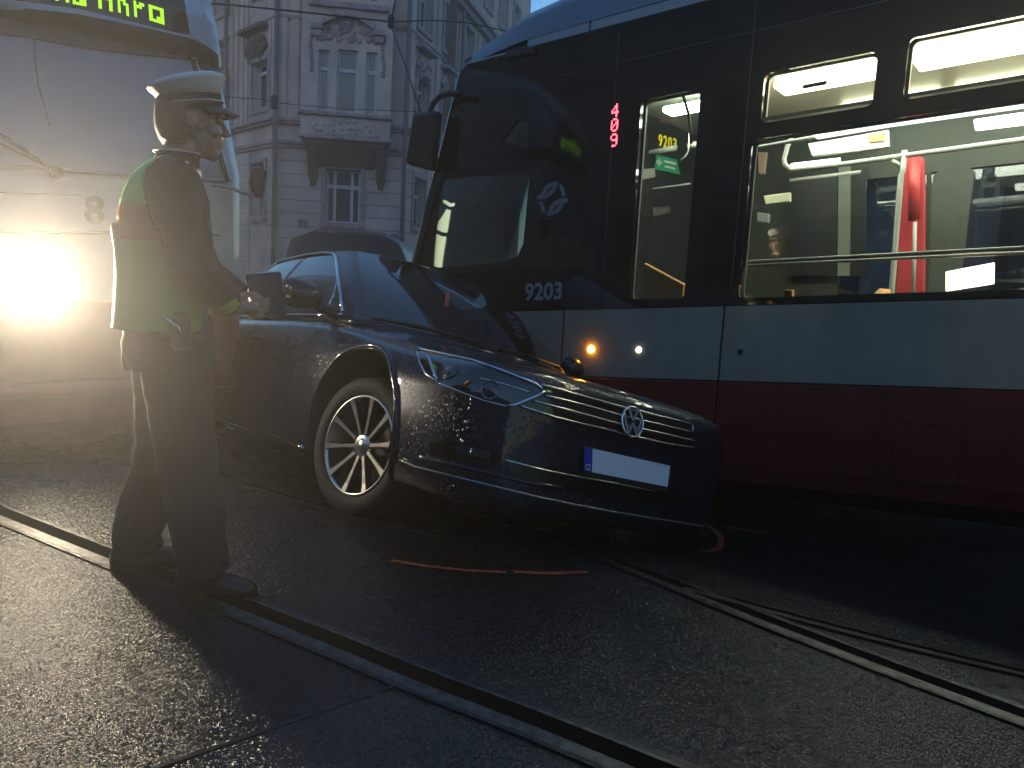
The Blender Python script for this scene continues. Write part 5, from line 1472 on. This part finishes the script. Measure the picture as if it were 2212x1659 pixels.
# arch lip of the right front wing
p = []
for i in range(33):
    a = R(-22) + R(224)*i/32
    l, n_, _, _ = BC.ray_cast(CMW @ V((.415*math.cos(a)*CK, -2*CK, (.39 + .415*math.sin(a))*CK)), CMW.to_3x3() @ V((0,1,0)))
    if l and (CMW.inverted() @ l).y < -.5: p.append(l + n_*.001)
if len(p) > 4:
    mb = MB(); mb.tube(p, .016, 10); mb.build('arch_lip', M_paint_c, car, world=True, smooth=True)
# ------------------------------------------------------------------ light, sky, air
w = bpy.data.worlds.new('World'); SC.world = w; w.use_nodes = True
nt = w.node_tree; bg = nt.nodes['Background']
sky = nt.nodes.new('ShaderNodeTexSky'); sky.sky_type = 'NISHITA'; sky.sun_disc = False
SUN_EL, SUN_ROT = R(6.0), R(200)
sky.sun_elevation = SUN_EL; sky.sun_rotation = SUN_ROT; sky.air_density = 1.0; sky.dust_density = .3; sky.ozone_density = 3.6
nt.links.new(sky.outputs[0], bg.inputs[0]); bg.inputs[1].default_value = .15
# low last daylight, spread out by the sky
sd = bpy.data.lights.new('sun', 'SUN'); sd.energy = .02; sd.angle = R(20); sd.color = (1., .93, .86)
so = bpy.data.objects.new('sun', sd); COL.objects.link(so)
so.rotation_euler = (R(90) - SUN_EL, 0, math.pi - SUN_ROT)
# the old tram's two headlights
for i, p in enumerate(HL):
    ld = bpy.data.lights.new('headlight_beam', 'SPOT'); ld.energy = 235; ld.color = (1., .83, .60); ld.shadow_soft_size = .085; ld.spot_size = R(72); ld.spot_blend = 1.
    lo = bpy.data.objects.new('headlight_beam', ld); COL.objects.link(lo)
    up_ = R(17)
    lo.matrix_world = fr(LX, V((0,0,math.cos(up_))) + LY*math.sin(up_), LY*math.cos(up_) - V((0,0,math.sin(up_))), p)     # shines along -z, i.e. forward from the tram
# damp air
def haze(density, aniso):
    m, nt, out = nodes('damp_air')
    v = N(nt, 'ShaderNodeVolumePrincipled'); v.inputs['Density'].default_value = density; v.inputs['Anisotropy'].default_value = aniso
    v.inputs['Color'].default_value = (.92, .90, .88, 1)
    nt.links.new(v.outputs[0], out.inputs['Volume'])
    mb = MB(); mb.box((0, 0, 14), (204, 204, 31.5)); o = mb.build('haze', m); o['kind'] = 'stuff'; return o
if HAZE: haze(HAZE, .78)
SC.view_settings.view_transform = 'Standard'; SC.view_settings.look = 'None'; SC.view_settings.exposure = 1.35; SC.view_settings.gamma = 1
cy = SC.cycles
cy.use_denoising = True
cy.max_bounces = 8; cy.diffuse_bounces = 3; cy.glossy_bounces = 4; cy.transmission_bounces = 6; cy.transparent_max_bounces = 12; cy.volume_bounces = 0
cy.sample_clamp_indirect = 4.0
cy.caustics_reflective = False; cy.caustics_refractive = False
